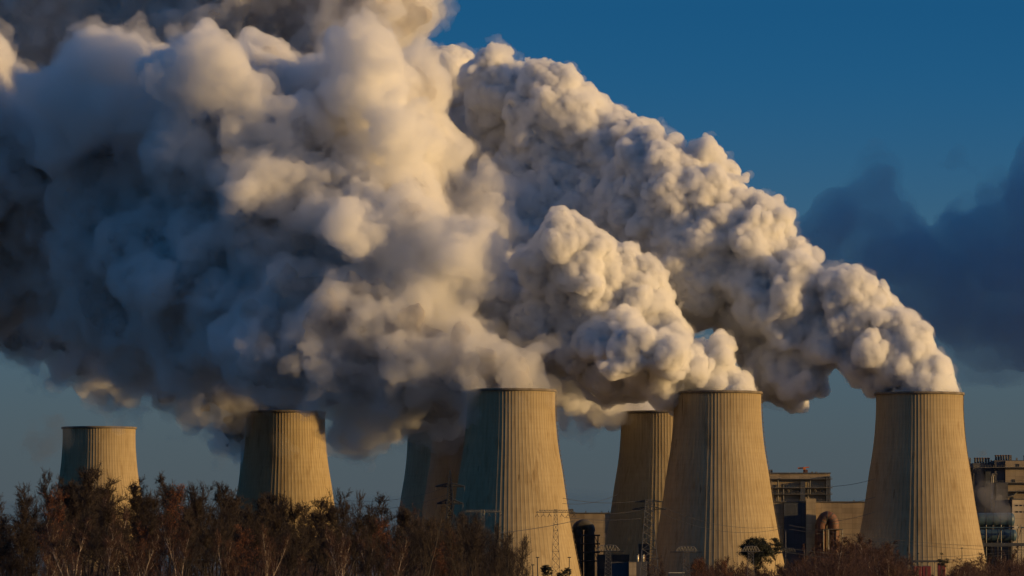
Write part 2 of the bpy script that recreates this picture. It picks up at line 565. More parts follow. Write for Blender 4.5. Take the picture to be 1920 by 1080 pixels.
for x_, r_ in ((1196, 1.0), (1206, 1.15)):
    q = House('vent_stack', x_, 2880, 'bright sunlit metal vent stack, %s of a pair beside the big lattice pylon' % ('thinner, left one' if x_ < 1200 else 'thicker, right one'), 'vent stack')
    zt, zb = q.lz(1041), q.lz(1053)
    MB().bar((0, 0, zb), (0, 0, zt), r_ * .5, 14).build('pipe', SHINY, q.o, True)
    MB().bar((0, 0, zt), (0, 0, zt + .5), r_ * .7, 14).build('cap', STEEL, q.o)
    MB().box((.6, 0, zb / 2), (2.6, 2.4, zb), 0, .1).build('plinth', DARKC, q.o)
    MB().box((r_ * .5 + .5, .3, (zb + zt) / 2), (.5, .6, zt - zb)).build('ladder_cage', RUST, q.o)

# ------------------------------------------------------------------ dark boiler block and tanks at the right edge
h = House('boiler_house', 1880, 3170, 'dark stepped boiler house with rows of stub stacks at the right edge', 'boiler house')
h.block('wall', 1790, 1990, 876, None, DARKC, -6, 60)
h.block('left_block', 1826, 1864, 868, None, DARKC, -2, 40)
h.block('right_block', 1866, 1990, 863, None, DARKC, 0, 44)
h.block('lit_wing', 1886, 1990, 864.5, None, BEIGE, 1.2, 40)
h.block('recess', 1849, 1866, 876, None, BLUEC, -.5, 6)
h.block('step_block', 1868, 1890, 905, None, DARKC, 4, 10)
for y_ in (876, 905, 921):
    f = h.block('platform', 1826 if y_ < 900 else 1868, 1990, y_, y_ + 1.2, STEEL, 3.4, 3.0)
    m = MB()
    xs = np.arange(1828 if y_ < 900 else 1870, 1990, 5)
    for x_ in xs:
        m.bar((h.lx(x_), -3.2, h.lz(y_)), (h.lx(x_), -3.2, h.lz(y_) + 1.1), .05)
    m.bar((h.lx(xs[0]), -3.2, h.lz(y_) + 1.1), (h.lx(1990), -3.2, h.lz(y_) + 1.1), .05)
    m.build('railing', STEEL, f)
for xa, yb in ((1832, 868), (1871, 863), (1925, 864)):
    for k in range(6):
        x_ = h.lx(xa + k * 5.0)
        o = MB().bar((x_, 8, h.lz(yb) - .1), (x_, 8, h.lz(yb - 9)), .62, 12).build('stub_stack', SOOT, h.o)
        MB().bar((x_, 8, h.lz(yb - 9)), (x_, 8, h.lz(yb - 10.5)), .8, 12).build('collar', RUST, o)
for x_, y0 in ((1820, 858), (1860, 862), (1897, 853), (1908, 858)):
    h.block('roof_vent', x_, x_ + 2.6, y0, 874, GALV, -4, 2.2)
for x_ in (1859, 1862):
    MB().path([(h.lx(x_), -2.5, 0), (h.lx(x_), -2.5, h.lz(895)), (h.lx(x_ + 2), -2.5, h.lz(889)), (h.lx(x_ + 8), -2.5, h.lz(889))], .55, 10).build('pipe', GALV, h.o)
MB().path([(h.lx(1890), -2, h.lz(932)), (h.lx(1900), -2, h.lz(929)), (h.lx(1908), -2, h.lz(922)), (h.lx(1940), -2, h.lz(921))], .6, 10).build('pipe', STEEL, h.o)
for x_, y_ in ((1898, 899), (1895, 932), (1906, 870)):
    h.block('louvre', x_, x_ + 6, y_, y_ + 5, GLASSD, 1.35, .3)
h = House('office_block', 1925, 3135, 'pale sunlit block with small dark windows above the blue tanks', 'building')
h.block('wall', 1899, 1960, 936, None, PALE, 0, 14)
h.block('roof_edge', 1898.4, 1961, 935, 936.6, STEEL, .4, 14.8)
h.block('side_wall', 1868, 1898.2, 937, None, BLUEC, -3, 14)
for y_ in (946.5, 958.5):
    for k in range(7):
        x_ = 1904.5 + k * 8
        f = h.block('window', x_, x_ + 5, y_, y_ + 2.6, GLASSD, .12, .3)
for Yt, yc, rr, xa, xb, lab in ((3110, 974.5, 13, 1822, 1903, 'dark blue horizontal tank, upper of two stacked at the right edge'), (3106, 1004, 11.5, 1836, 1907, 'dark blue horizontal tank, lower of two stacked at the right edge')):
    h = House('storage_tank', (xa + xb) / 2, Yt, lab, 'tank')
    r_ = rr * Yt / FPX
    z_ = h.lz(yc)
    m = MB()
    m.path([(h.lx(xa), 0, z_), (h.lx(xa) + .4, 0, z_), (h.lx(xb) - 1.6, 0, z_), (h.lx(xb) - .5, 0, z_), (h.lx(xb), 0, z_)], [r_ * .6, r_, r_, r_ * .85, r_ * .45], 32).build('vessel', TANK, h.o, False)
    m = MB()
    for k in range(1, 6):
        x_ = h.lx(xa + (xb - xa) * k / 6)
        m.bar((x_ - .12, 0, z_), (x_ + .12, 0, z_), r_ + .1, 32)
    m.build('hoop', BLUEC, h.o)
    m = MB()
    for x_ in (xa + 8, (xa + xb) / 2, xb - 10):
        m.box((h.lx(x_), 0, (z_ - r_ * .8) / 2), (.9, r_ * 1.4, z_ - r_ * .8))
    m.build('saddle', STEEL, h.o)
h = House('pipe_bridge', 1890, 3095, 'blue-grey pipe bridge crossing at the right edge below the tanks', 'pipe bridge')
h.block('upper_pipe', 1834, 1990, 988, 990.2, TANK, 0, 1.2)
h.block('lower_pipe', 1842, 1990, 1018, 1024, BLUEC, 0, 2)
m = MB()
for x_ in (1850, 1878, 1909, 1916, 1950, 1985):
    m.bar((h.lx(x_), 1, 0), (h.lx(x_), 1, h.lz(984)), .28)
for x_ in (1878, 1916, 1950):
    m.bar((h.lx(x_ - 8), 1, h.lz(1016)), (h.lx(x_), 1, h.lz(990)), .15)
m.build('trestle', STEEL, h.o)
h.block('valve_box', 1902, 1909, 986, 991, SHINY, 1.4, 1.4)
h.block('valve_wheel', 1911, 1914, 987, 991, TAN, 1.4, 1.0)

# ------------------------------------------------------------------ low siding with red wagons by the foot of the rightmost tower
for k, (xa, xb, yt) in enumerate(((1713, 1728, 1062), (1729.5, 1746, 1062), (1759, 1773, 1057))):
    q = House('rail_wagon', (xa + xb) / 2, 2500, ('red rail wagon, leftmost at the foot of the rightmost tower', 'red rail wagon, middle of three under the tower', 'taller red rail wagon beside the small pine')[k], 'rail wagon', 'red rail wagons at the foot of the tower')
    q.block('body', xa, xb, yt, 1088, REDP, 0, 3.0, .15)
    q.block('roof', xa + .4, xb - .4, yt - 1.3, yt + .1, STEEL, -.2, 2.6, .1)
    q.block('door', xa + (xb - xa) * .4, xa + (xb - xa) * .6, yt + 2, 1087, RUST, .06, .1)
    q.block('underframe', xa + .5, xb - .5, 1088, 1093, BLACK, -.3, 2.4)
Yb = 2500
bx0, bx1, bz = P(1706, HOR, Yb).x, P(1782, HOR, Yb).x, P(960, 1093, Yb).z
tag(MB().box(((bx0 + bx1) / 2, Yb + 1.5, bz / 2), (bx1 - bx0, 7, bz)).build('embankment', simple('ballast', (.08, .07, .06), .95, .3, 1.0)), kind='structure')
q = House('loading_canopy', 1737, 2540, 'dark flat canopy behind the red wagons', 'canopy')
q.block('roof', 1714, 1764, 1050.5, 1054, DARKC, 3, 8)
m = MB()
for x_ in (1716, 1728, 1740, 1752, 1762):
    m.bar((q.lx(x_), -2, 0), (q.lx(x_), -2, q.lz(1053)), .2)
m.build('support_post', STEEL, q.o)

# ------------------------------------------------------------------ pylons, masts and wires
def lattice(m, x0, z0, w0, x1, z1, w1, n, r, d=None):
    """square lattice mast from half width w0 at z0 to w1 at z1"""
    lv = np.linspace(0, 1, n + 1)
    # panels get shorter towards the top
    lv = 1 - (1 - lv) ** 1.25
    cor = []
    for t_ in lv:
        z_, w_, x_ = z0 + (z1 - z0) * t_, w0 + (w1 - w0) * t_, x0 + (x1 - x0) * t_
        cor.append([Vector((x_ + sx * w_, sy * w_, z_)) for sx, sy in ((-1, -1), (1, -1), (1, 1), (-1, 1))])
    for A, B in zip(cor, cor[1:]):
        for k in range(4):
            m.bar(A[k], B[k], r)
            m.bar(A[k], B[(k + 1) % 4], r * .6)
            m.bar(A[(k + 1) % 4], B[k], r * .6)
            m.bar(B[k], B[(k + 1) % 4], r * .6)


def arm(m, za, zb, w, length, r, n=4):
    """cross arm: tapering truss to both sides"""
    for s in (-1, 1):
        tip = Vector((s * length, 0, za))
        for sy in (-1, 1):
            a, b = Vector((s * w, sy * w, za)), Vector((s * w, sy * w, zb))
            m.bar(a, tip, r); m.bar(b, tip, r)
            for k in range(n):
                f0, f1 = k / n, (k + .5) / n
                m.bar(a.lerp(tip, f0), b.lerp(tip, f1), r * .6)
                m.bar(b.lerp(tip, f1), a.lerp(tip, (k + 1) / n), r * .6)


INS = simple('insulator_glaze', (.06, .045, .035), .3)
# tall dark pylon with two arms, behind the wood
q = House('lattice_pylon', 843.5, 2200, 'dark slender lattice pylon with two drooping arms before the smoke-darkened tower', 'pylon')
m = MB(); lattice(m, 0, 0, 2.6, 0, q.lz(935), 1.0, 9, .36); lattice(m, 0, q.lz(935), 1.0, 0, q.lz(907), .8, 4, .34); lattice(m, 0, q.lz(907), .8, 0, q.lz(882), .1, 4, .26)
m.build('mast', PYLD, q.o)
for y0, y1, ln in ((912, 906, 5.6), (944, 936, 5.0)):
    m = MB(); arm(m, q.lz(y0), q.lz(y1), 0.8, ln, .27, 4); c_ = m.build('cross_arm', PYLD, q.o)
    m = MB()
    for s in (-1, 1):
        for k in range(6):
            m.bar((s * ln, 0, q.lz(y0) - .25 - k * .22), (s * ln, 0, q.lz(y0) - .40 - k * .22), .14, 8)
        m.bar((s * ln, 0, q.lz(y0)), (s * ln, 0, q.lz(y0) - 1.7), .04)
    m.build('insulator', INS, c_)
# two wide T pylons
for px, lab in ((905, 'grey T-shaped pylon rising from the wood edge before the shaded side of the near tower'), (1042, 'grey T-shaped pylon with hanging insulators before the sunlit near tower')):
    q = House('tee_pylon', px, 1500, lab, 'pylon', 'T-shaped pylons before the near tower')
    m = MB(); lattice(m, 0, 0, 1.55, 0, q.lz(966), .42, 13, .07); m.build('mast', GALV, q.o)
    m = MB()
    zt, zb, L_ = q.lz(955.5), q.lz(960.5), 5.1
    lattice(m, 0, zb - .8, .42, 0, zt, .42, 2, .06)
    for sy in (-.4, .4):
        m.bar((-L_ * .86, sy, zt - .15), (L_ * .86, sy, zt - .15), .06); m.bar((-L_, sy, zb), (L_, sy, zb), .07)
        xs = np.linspace(-L_, L_, 17)
        for i in range(16):
            xm = (xs[i] + xs[i + 1]) / 2
            m.bar((xs[i], sy, zb), (xm, sy, zt - .15 if abs(xm) < L_ * .88 else zb + .3), .04); m.bar((xm, sy, zt - .15 if abs(xm) < L_ * .88 else zb + .3), (xs[i + 1], sy, zb), .04)
    c_ = m.build('cross_arm', GALV, q.o)
    for k in (-3, -2, -1, 1, 2, 3):
        m = MB(); x_ = k * 1.62
        m.bar((x_, 0, zb), (x_, 0, zb - .55), .05)
        for s in (-1, 1):
            for j in range(5):
                a = Vector((x_, 0, zb - .5)).lerp(Vector((x_ + s * .5, 0, zb - 1.25)), j / 5)
                b = Vector((x_, 0, zb - .5)).lerp(Vector((x_ + s * .5, 0, zb - 1.25)), (j + .7) / 5)
                m.bar(a, b, .1, 6)
        m.build('insulator', INS, c_)
# big lattice pylon before the half hidden tower
q = House('lattice_pylon', 1217, 2100, 'broad lattice pylon with short top arms before the half hidden tower', 'pylon')
m = MB(); lattice(m, .1, 0, 4.4, 0, q.lz(950), 1.35, 12, .14); lattice(m, 0, q.lz(950), 1.35, 0, q.lz(937), 1.2, 3, .13); m.build('mast', GALV, q.o)
for y0, y1, ln in ((941, 937.5, 5.2), (955, 950, 6.2)):
    m = MB(); arm(m, q.lz(y0), q.lz(y1), 1.3, ln, .13, 4); m.build('cross_arm', PYLD, q.o)
# mushroom-topped pylons
for px, half, y0, y1, Y, mat, lab in ((1140.5, 21, 1022, 1033, 1650, GALV, 'pinkish grey, mushroom-topped pylon beside the arched flue duct'), (1287, 20, 1024, 1034, 1720, GALV, 'greenish mushroom-topped pylon before the shaded flank of the right-of-centre tower'),
                                     (1408, 16.5, 1024, 1034, 1760, GALV, 'mushroom-topped pylon standing in front of the round pine'), (1477, 15, 1027, 1036, 2000, PYLD, 'faint dark mushroom-topped pylon right of the round pine')):
    q = House('portal_pylon', px, Y, lab, 'pylon', 'mushroom-topped pylons across the foreground')
    s_ = Y / FPX
    zt, zb, L_ = q.lz(y0), q.lz(y1), half * s_
    m = MB(); lattice(m, 0, 0, 9.0 * s_, 0, zb, 4.6 * s_, 14, .075); m.build('mast', mat, q.o)
    m = MB()
    for sy in (-.55, .55):
        xs = np.linspace(-L_, L_, 15)
        top = [zb + (zt - zb) * min(1, (1 - abs(x_ / L_)) * 2.6 + .12) * (1 - .12 * abs(x_ / L_)) for x_ in xs]
        for i in range(14):
            m.bar((xs[i], sy, top[i]), (xs[i + 1], sy, top[i + 1]), .11)
            m.bar((xs[i], sy, zb), (xs[i + 1], sy, zb), .11)
            m.bar((xs[i], sy, zb if i % 2 else top[i]), (xs[i + 1], sy, top[i + 1] if i % 2 else zb), .07)
    for x_ in np.linspace(-L_, L_, 8):
        m.bar((x_, -.55, zb), (x_, .55, zb), .06)
    c_ = m.build('arched_head', mat, q.o)
    MB().bar((-L_ - 1.6, 0, zb - .15), (L_ + 1.6, 0, zb - .15), .09).build('busbar', PYLD, c_)
# poles
for px, yt, Y, lab in ((1008, 1046, 1500, 'slim lamp mast left of the dark bush before the near tower'), (1067.5, 1046, 1500, 'slim lamp mast right of the twin dark bushes'), (999, 1060, 1480, 'short lamp mast at the edge of the bare wood'),
                       (1473.5, 996, 2300, 'tall pale mast beside the right foot of the right-of-centre tower'), (1553.5, 992, 2300, 'pale mast before the rusty flue duct'), (1722, 1038, 2200, 'dark mast at the foot of the rightmost tower'), (1804, 1028, 2150, 'thin mast in the shrubs below the sunlit tower flank')):
    q = House('lamp_mast', px, Y, lab, 'mast', 'slim masts along the plant')
    zt = q.lz(yt)
    MB().bar((0, 0, 0), (0, 0, zt), .17, 8, .1).build('pole', GALV if 1400 < px < 1600 else PYLD, q.o)
    MB().box((0, 0, zt + .12), (.9, .5, .24), 0, .05).build('lamp_head', PYLD, q.o)
# wires
WIRE = simple('power_line', (.03, .03, .03), .6)
def wire(a, b, sag, r, lab, n=24):
    """a hanging wire between two pixel-and-distance points"""
    A, B = P(*a), P(*b)
    pts = []
    for t_ in np.linspace(0, 1, n):
        p = A.lerp(B, t_)
        p.z -= 4 * sag * t_ * (1 - t_)
        pts.append(p)
    o = MB().path(pts, r, 4).build('power_line', WIRE)
    return tag(o, lab, 'power line', 'power lines strung between the pylons')
wire((925, 1000, 1480), (1075, 977, 1560), .4, .07, 'thick dark wire slanting up across the sunlit near tower')
for k, (a, b, s_) in enumerate((((1055, 934, 2000), (1200, 939, 2090), 1.2), ((1055, 944, 2000), (1158, 927, 2300), 1.5), ((1058, 970, 2000), (1200, 972, 2090), .8), ((1140, 963, 2050), (1213, 953, 2095), .5))):
    wire(a, b, s_, .07, ('upper nearly level wire left of the broad lattice pylon', 'wire rising to the edge of the half hidden tower', 'lower level wire across the brownish hall', 'short dark wire climbing to the broad lattice pylon')[k])
for k, (a, b, s_) in enumerate((((1225, 942, 2110), (1470, 986, 2250), 4.0), ((1225, 955, 2110), (1470, 990, 2250), 4.6))):
    wire(a, b, s_, .06, ('upper', 'lower')[k] + ' of two wires sagging across the right-of-centre tower')
for k, (a, b, s_) in enumerate((((1475, 1028, 1980), (1925, 1030, 2100), 3.0), ((1475, 1036, 1980), (1925, 1034, 2100), 3.2), ((1480, 985, 2300), (1925, 1026, 2400), 2.0), ((1480, 992, 2300), (1925, 1032, 2400), 2.0))):
    wire(a, b, s_, .06, ('faint wire low across the shrubs right of the pine', 'lowest wire across the shrubs right of the pine', 'upper wire across the foot of the rightmost tower', 'second wire across the foot of the rightmost tower')[k])
for k, (a, b, s_) in enumerate((((1560, 912, 2500), (1640, 898, 2400), .6), ((1575, 945, 2500), (1640, 932, 2400), .5), ((1560, 978, 2500), (1640, 960, 2400), .5))):
    wire(a, b, s_, .09, ('topmost', 'middle', 'lowest')[k] + ' of three short wires rising to the left edge of the rightmost tower')
for k, y_ in enumerate((925, 940)):
    wire((640, y_ + 12, 2300), (838, y_ - 12, 2200), 2.5, .06, ('upper', 'lower')[k] + ' thin wire rising over the wood to the dark slender pylon')

# ------------------------------------------------------------------ trees
class TB:
    """tubes and leaf flakes collected as plain arrays"""
    def __init__(self):
        self.v, self.q = [], []
        self.n = 0

    def tube(self, pts, rad, k):
        base = self.n
        for i, p in enumerate(pts):
            t = (pts[min(i + 1, len(pts) - 1)] - pts[max(i - 1, 0)])
            t = t / (np.linalg.norm(t) + 1e-9)
            u = np.cross(t, (0.31, 0.87, 0.38)); u /= np.linalg.norm(u) + 1e-9
            w_ = np.cross(t, u)
            for j in range(k):
                a = j / k * 2 * math.pi
                self.v.append(p + rad[i] * (math.cos(a) * u + math.sin(a) * w_))
        for i in range(len(pts) - 1):
            for j in range(k):
                self.q.append((base + i * k + j, base + i * k + (j + 1) % k, base + (i + 1) * k + (j + 1) % k, base + (i + 1) * k + j))
        self.n += len(pts) * k

    def flakes(self, ps, size, rng):
        for p in ps:
            a = rng.normal(size=3); a /= np.linalg.norm(a)
            b = np.cross(a, rng.normal(size=3)); b /= np.linalg.norm(b) + 1e-9
            s = size * rng.uniform(.6, 1.3)
            self.v += [p - a * s, p + b * s * .55, p + a * s, p - b * s * .55]
            self.q.append((self.n, self.n + 1, self.n + 2, self.n + 3))
            self.n += 4

    def mesh(self, name, mats, mi=None):
        me = np_mesh(name, np.array(self.v), np.array(self.q), False)
        for m in mats:
            me.materials.append(m)
        if mi is not None:
            me.polygons.foreach_set('material_index', np.asarray(mi, np.int32))
        return me


def grow(rng, p, d, L, n, wig, up):
    pts = [p]
    for _ in range(n):
        d = d + rng.normal(size=3) * wig
        d[2] += up
        d = d / np.linalg.norm(d)
        p = p + d * L / n
        pts.append(p)
    return pts, d


KINDS = dict(
    #        height trunk_r stems  branches ang  len  sub twig  up   leaf n, size
    alder=dict(r=.20, stems=1, nb=30, b0=.36, ang=.95, bl=.25, ns=10, nt=9, up=.10, leaf=600, ls=.05, tw=.021),
    birch=dict(r=.15, stems=2, nb=20, b0=.45, ang=.6, bl=.24, ns=8, nt=8, up=.10, leaf=150, ls=.06, tw=.014),
    ash=dict(r=.21, stems=2, nb=15, b0=.30, ang=.55, bl=.34, ns=8, nt=7, up=.18, leaf=0, ls=.05, tw=.020),
    oak=dict(r=.20, stems=1, nb=28, b0=.22, ang=1.0, bl=.30, ns=8, nt=6, up=.08, leaf=3800, ls=.075, tw=.020),
    scrub=dict(r=.15, stems=6, nb=26, b0=.15, ang=.5, bl=.30, ns=7, nt=6, up=.16, leaf=900, ls=.12, tw=.042),
    brush=dict(r=.07, stems=5, nb=16, b0=.15, ang=.5, bl=.30, ns=6, nt=5, up=.16, leaf=500, ls=.08, tw=.017),
)


def tree_meshes(kind, seed, bark, twigm, leafm, H=15.0):
    K = KINDS[kind]
    rng = np.random.default_rng(seed)
    trunk, crown = TB(), TB()
    ends = []
    for s in range(K['stems']):
        az = rng.uniform(0, 6.28)
        lean = .05 if K['stems'] == 1 else rng.uniform(.06, .22)
        d0 = np.array((math.cos(az) * lean, math.sin(az) * lean, 1.0)); d0 /= np.linalg.norm(d0)
        h_ = H * (1 if s == 0 else rng.uniform(.72, .97))
        n = 14
        pts, _ = grow(rng, np.array((.25 * s * math.cos(az), .25 * s * math.sin(az), -.3)), d0, h_, n, .055 if kind != 'ash' else .10, .02)
        r0 = K['r'] * (1 if s == 0 else .8)
        trunk.tube(pts, [max(.018, r0 * (1 - i / n * .92)) for i in range(n + 1)], 7)
        for b in range(int(K['nb'] / (1 if K['stems'] == 1 else K['stems'] * .62))):
            t = K['b0'] + (1 - K['b0']) * rng.random() ** .8
            i = min(int(t * n), n - 1)
            p = pts[i] + (pts[i + 1] - pts[i]) * (t * n - i)
            az = rng.uniform(0, 6.28)
            ang = K['ang'] * rng.uniform(.7, 1.25) * (1.15 - .45 * t)
            d = np.array((math.cos(az) * math.sin(ang), math.sin(az) * math.sin(ang), math.cos(ang)))
            L1 = H * K['bl'] * rng.uniform(.6, 1.1) * (1.15 - .75 * max(0, t - .35) / .65)
            rb = r0 * .36 * (1.1 - .7 * t)
            bp, _ = grow(rng, p, d, L1, 6, .12, K['up'])
            trunk.tube(bp, [max(.012, rb * (1 - .85 * j / 6)) for j in range(7)], 4)
            for c in range(K['ns']):
                t2 = .2 + .8 * rng.random()
                j = min(int(t2 * 6), 5)
                p2 = bp[j] + (bp[j + 1] - bp[j]) * (t2 * 6 - j)
                dd = bp[j + 1] - bp[j]; dd /= np.linalg.norm(dd)
                d2 = dd + rng.normal(size=3) * .55; d2 /= np.linalg.norm(d2)
                L2 = L1 * rng.uniform(.25, .5)
                sp, _ = grow(rng, p2, d2, L2, 3, .14, .08)
                crown.tube(sp, [K['tw'] * 1.3, K['tw'] * 1.15, K['tw'], K['tw'] * .7], 3)
                for e in range(K['nt']):
                    t3 = .15 + .85 * rng.random()
                    j3 = min(int(t3 * 3), 2)
                    p3 = sp[j3] + (sp[j3 + 1] - sp[j3]) * (t3 * 3 - j3)
                    d3 = (sp[j3 + 1] - sp[j3]); d3 = d3 / np.linalg.norm(d3) + rng.normal(size=3) * .6
                    tp, _ = grow(rng, p3, d3 / np.linalg.norm(d3), L2 * rng.uniform(.35, .8), 2, .15, .05 if kind != 'birch' else -.10)
                    crown.tube(tp, [K['tw'] * .8, K['tw'] * .7, K['tw'] * .5], 3)
                    ends += [tp[1], tp[2]]
    nq = len(crown.q)
    if K['leaf']:
        pk = rng.integers(0, len(ends), K['leaf'])
        crown.flakes([ends[i] + rng.normal(size=3) * .12 for i in pk], K['ls'], rng)
    mi = np.zeros(len(crown.q), int); mi[nq:] = 1
    return trunk.mesh('trunk', [bark]), crown.mesh('crown', [twigm, leafm], mi)


def bark_mat(name, c0, c1, bands):
    m, n, b, out = mat_new(name)
    b.inputs['Roughness'].default_value = .85
    tc = n.nodes.new('ShaderNodeTexCoord')
    mp = n.nodes.new('ShaderNodeMapping')
    mp.inputs['Scale'].default_value = bands
    nz = n.nodes.new('ShaderNodeTexNoise')
    nz.inputs['Scale'].default_value = 1.0
    nz.inputs['Detail'].default_value = 5
    cr = n.nodes.new('ShaderNodeValToRGB')
    cr.color_ramp.elements[0].position, cr.color_ramp.elements[1].position = .40, .56
    cr.color_ramp.elements[0].color, cr.color_ramp.elements[1].color = (*c0, 1), (*c1, 1)
    n.links.new(tc.outputs['Object'], mp.inputs[0]); n.links.new(mp.outputs[0], nz.inputs[0])
    n.links.new(nz.outputs[0], cr.inputs[0]); n.links.new(cr.outputs[0], b.inputs['Base Color'])
    return m


BARK = bark_mat('dark_bark', (.016, .014, .013), (.04, .03, .025), (3, 3, 1))
BIRCHB = bark_mat('birch_bark', (.09, .07, .055), (.40, .32, .25), (1.2, 1.2, 1.6))
TWIGD = simple('dark_twigs', (.027, .017, .013), .9)  # shade within the wood is put into this dark tone
TWIGR = simple('reddish_twigs', (.058, .026, .019), .9)
LEAFD = simple('withered_leaves', (.036, .018, .010), .85, .4, 3.0)
LEAFO = simple('rust_leaves', (.17, .055, .016), .8, .4, 3.0)
LEAFG = simple('pine_needles', (.018, .022, .012), .8, .4, 3.0)
VAR = {}
for kind, nvar, bark, tw, lf in (('alder', 4, BARK, TWIGD, LEAFD), ('birch', 4, BIRCHB, TWIGR, LEAFD), ('ash', 3, BARK, TWIGD, LEAFD), ('oak', 3, BARK, TWIGR, LEAFO), ('brush', 3, BARK, TWIGR, LEAFD), ('scrub', 4, BIRCHB, TWIGR, LEAFD)):
    VAR[kind] = [tree_meshes(kind, 100 + i * 7 + len(kind) * 31, bark, tw, lf) for i in range(nvar)]
print('tree meshes', round(time.time() - T00, 1), 's')


def plant_tree(kind, px, ptop, Y, rng, label, group, spread=1.0):
    b = P(px, HOR, Y)
    Hh = P(px, ptop, Y).z
    tm, cm = VAR[kind][rng.integers(0, len(VAR[kind]))]
    name = {'alder': 'alder_tree', 'birch': 'birch_tree', 'ash': 'bare_tree', 'oak': 'rust_leaved_tree', 'brush': 'scrub_bush', 'scrub': 'birch_thicket'}[kind]
    o = tag(empty(name, (b.x, Y, 0), rng.uniform(0, 6.28)), label, 'bush' if kind in ('brush', 'scrub') else 'tree', group)
    k = Hh / 15.2
    s = k * rng.uniform(.72, 1.22) * spread
    o.scale = (s, s, k)
    for nm, me in (('trunk', tm), ('crown', cm)):
        c = bpy.data.objects.new(nm, me)
        COL.objects.link(c)
        c.parent = o
    return o


LOOK = {'alder': 'dark rounded alder', 'birch': 'pale-stemmed birch', 'ash': 'bare gnarled tree',
        'oak': 'tree holding rusty orange leaves', 'brush': 'low reddish bush', 'scrub': 'many-stemmed reddish birch thicket'}


def place_name(px):
    for x0, x1, nm in ((-99, 105, 'at the far left edge of the wood'), (105, 275, 'before the smallest, leftmost tower'), (275, 440, 'in the wood between the two left-hand towers'),
                       (440, 630, 'before the sunlit tower behind the wood'), (630, 760, 'in the gap right of the second sunlit tower'), (760, 870, 'before the two hazy rear towers'),
                       (870, 1100, 'before the near tower with the pylons'), (1100, 1300, 'between the mushroom-topped pylons'), (1300, 1465, 'at the foot of the right-of-centre tower'),
                       (1465, 1660, 'below the boiler house and beige hall'), (1660, 1850, 'at the foot of the rightmost tower'), (1850, 2100, 'below the blue tanks')):
        if x0 <= px < x1:
            return nm
rng = np.random.default_rng(77)
CX = [0, 20, 50, 90, 120, 160, 200, 240, 265, 290, 320, 345, 375, 400, 430, 460, 500, 540, 565, 600, 640, 665, 690, 710, 730, 760, 790, 820, 850, 880, 915, 945, 980, 1010]
CY = [965, 945, 922, 900, 893, 893, 900, 915, 930, 916, 906, 925, 908, 912, 921, 922, 936, 946, 936, 934, 945, 942, 966, 944, 945, 938, 955, 962, 972, 968, 978, 1008, 1045, 1070]
def canopy(px): return float(np.interp(px, CX, CY))
def wood(n, Y0, Y1, drop0, drop1, kinds, probs, x0=-25, x1=985):
    xs = x0 + (x1 - x0) * (np.arange(n) + rng.uniform(.1, .9, n)) / n
    for px in xs:
        kd = kinds[rng.choice(len(kinds), p=probs)]
        if px > 800 and kd == 'alder':
            kd = 'ash'
        Y = rng.uniform(Y0, Y1)
        top = canopy(px) + rng.uniform(drop0, drop1)
        where = place_name(px)
        plant_tree(kd, px, min(top, 1085), Y, rng, LOOK[kd] + ', ' + where, {'alder': 'alders', 'birch': 'birches', 'ash': 'bare gnarled trees', 'oak': 'rusty-leaved trees', 'brush': 'reddish bushes'}[kd] + ' ' + where)
wood(60, 860, 960, -12, 26, ('alder', 'ash', 'birch'), (.78, .14, .08))
wood(42, 760, 850, 0, 40, ('alder', 'oak', 'birch', 'ash'), (.68, .1, .06, .16))
wood(34, 690, 750, 40, 110, ('birch', 'oak', 'ash', 'alder'), (.2, .1, .18, .52))
wood(20, 640, 680, 125, 160, ('brush', 'birch'), (.75, .25))
# hand-placed: clear white birches and the bare snags before the near tower
for px, top in ((130, 968), (208, 985), (268, 990), (340, 962), (430, 975), (490, 985), (505, 968), (640, 985), (745, 1000)):
    plant_tree('birch', px, top, rng.uniform(640, 690), rng, 'front-row white birch with bright forked stem, ' + place_name(px), 'white front-row birches ' + place_name(px), .9)
for px, top in ((790, 935), (855, 955), (892, 952), (925, 985), (942, 1005), (965, 1012)):
    plant_tree('ash', px, top, rng.uniform(650, 760), rng, 'tall dead-looking snag with few limbs, ' + place_name(px), 'snags ' + place_name(px), .75)
# right-hand belt, farther away
RX = [1290, 1310, 1330, 1360, 1390, 1470, 1490, 1520, 1560, 1590, 1610, 1640, 1660, 1690, 1710, 1735, 1760, 1790, 1820, 1845, 1880, 1930]
RY = [1075, 1050, 1038, 1046, 1050, 1052, 1034, 1022, 1014, 1004, 996, 1000, 1015, 1036, 1060, 1080, 1078, 1044, 1036, 1040, 1036, 1024]
for n_, Y0, Y1, d0, d1, kinds, probs in ((36, 2050, 2250, -3, 8, ('scrub', 'birch', 'ash'), (.75, .15, .10)), (36, 1750, 2000, 8, 34, ('scrub', 'birch', 'oak'), (.72, .2, .08))):
    xs = 1300 + 640 * (np.arange(n_) + rng.uniform(.1, .9, n_)) / n_
    for px in xs:
        kd = kinds[rng.choice(len(kinds), p=probs)]
        plant_tree(kd, px, min(float(np.interp(px, RX, RY)) + rng.uniform(d0, d1), 1084), rng.uniform(Y0, Y1), rng, LOOK[kd] + ', ' + place_name(px),
                   {'birch': 'birches', 'ash': 'bare gnarled trees', 'oak': 'rusty-leaved trees', 'brush': 'reddish bushes', 'scrub': 'reddish birch thickets'}[kd] + ' ' + place_name(px), 1.25)
for px, top in ((1222, 1040), (1237, 1052), (1320, 1052), (1352, 1060)):
    kd = 'oak' if px > 1300 else 'brush'
    plant_tree(kd, px, top, 1900, rng, LOOK[kd] + ', ' + place_name(px), ('rusty-leaved trees ' if px > 1300 else 'reddish bushes ') + place_name(px))


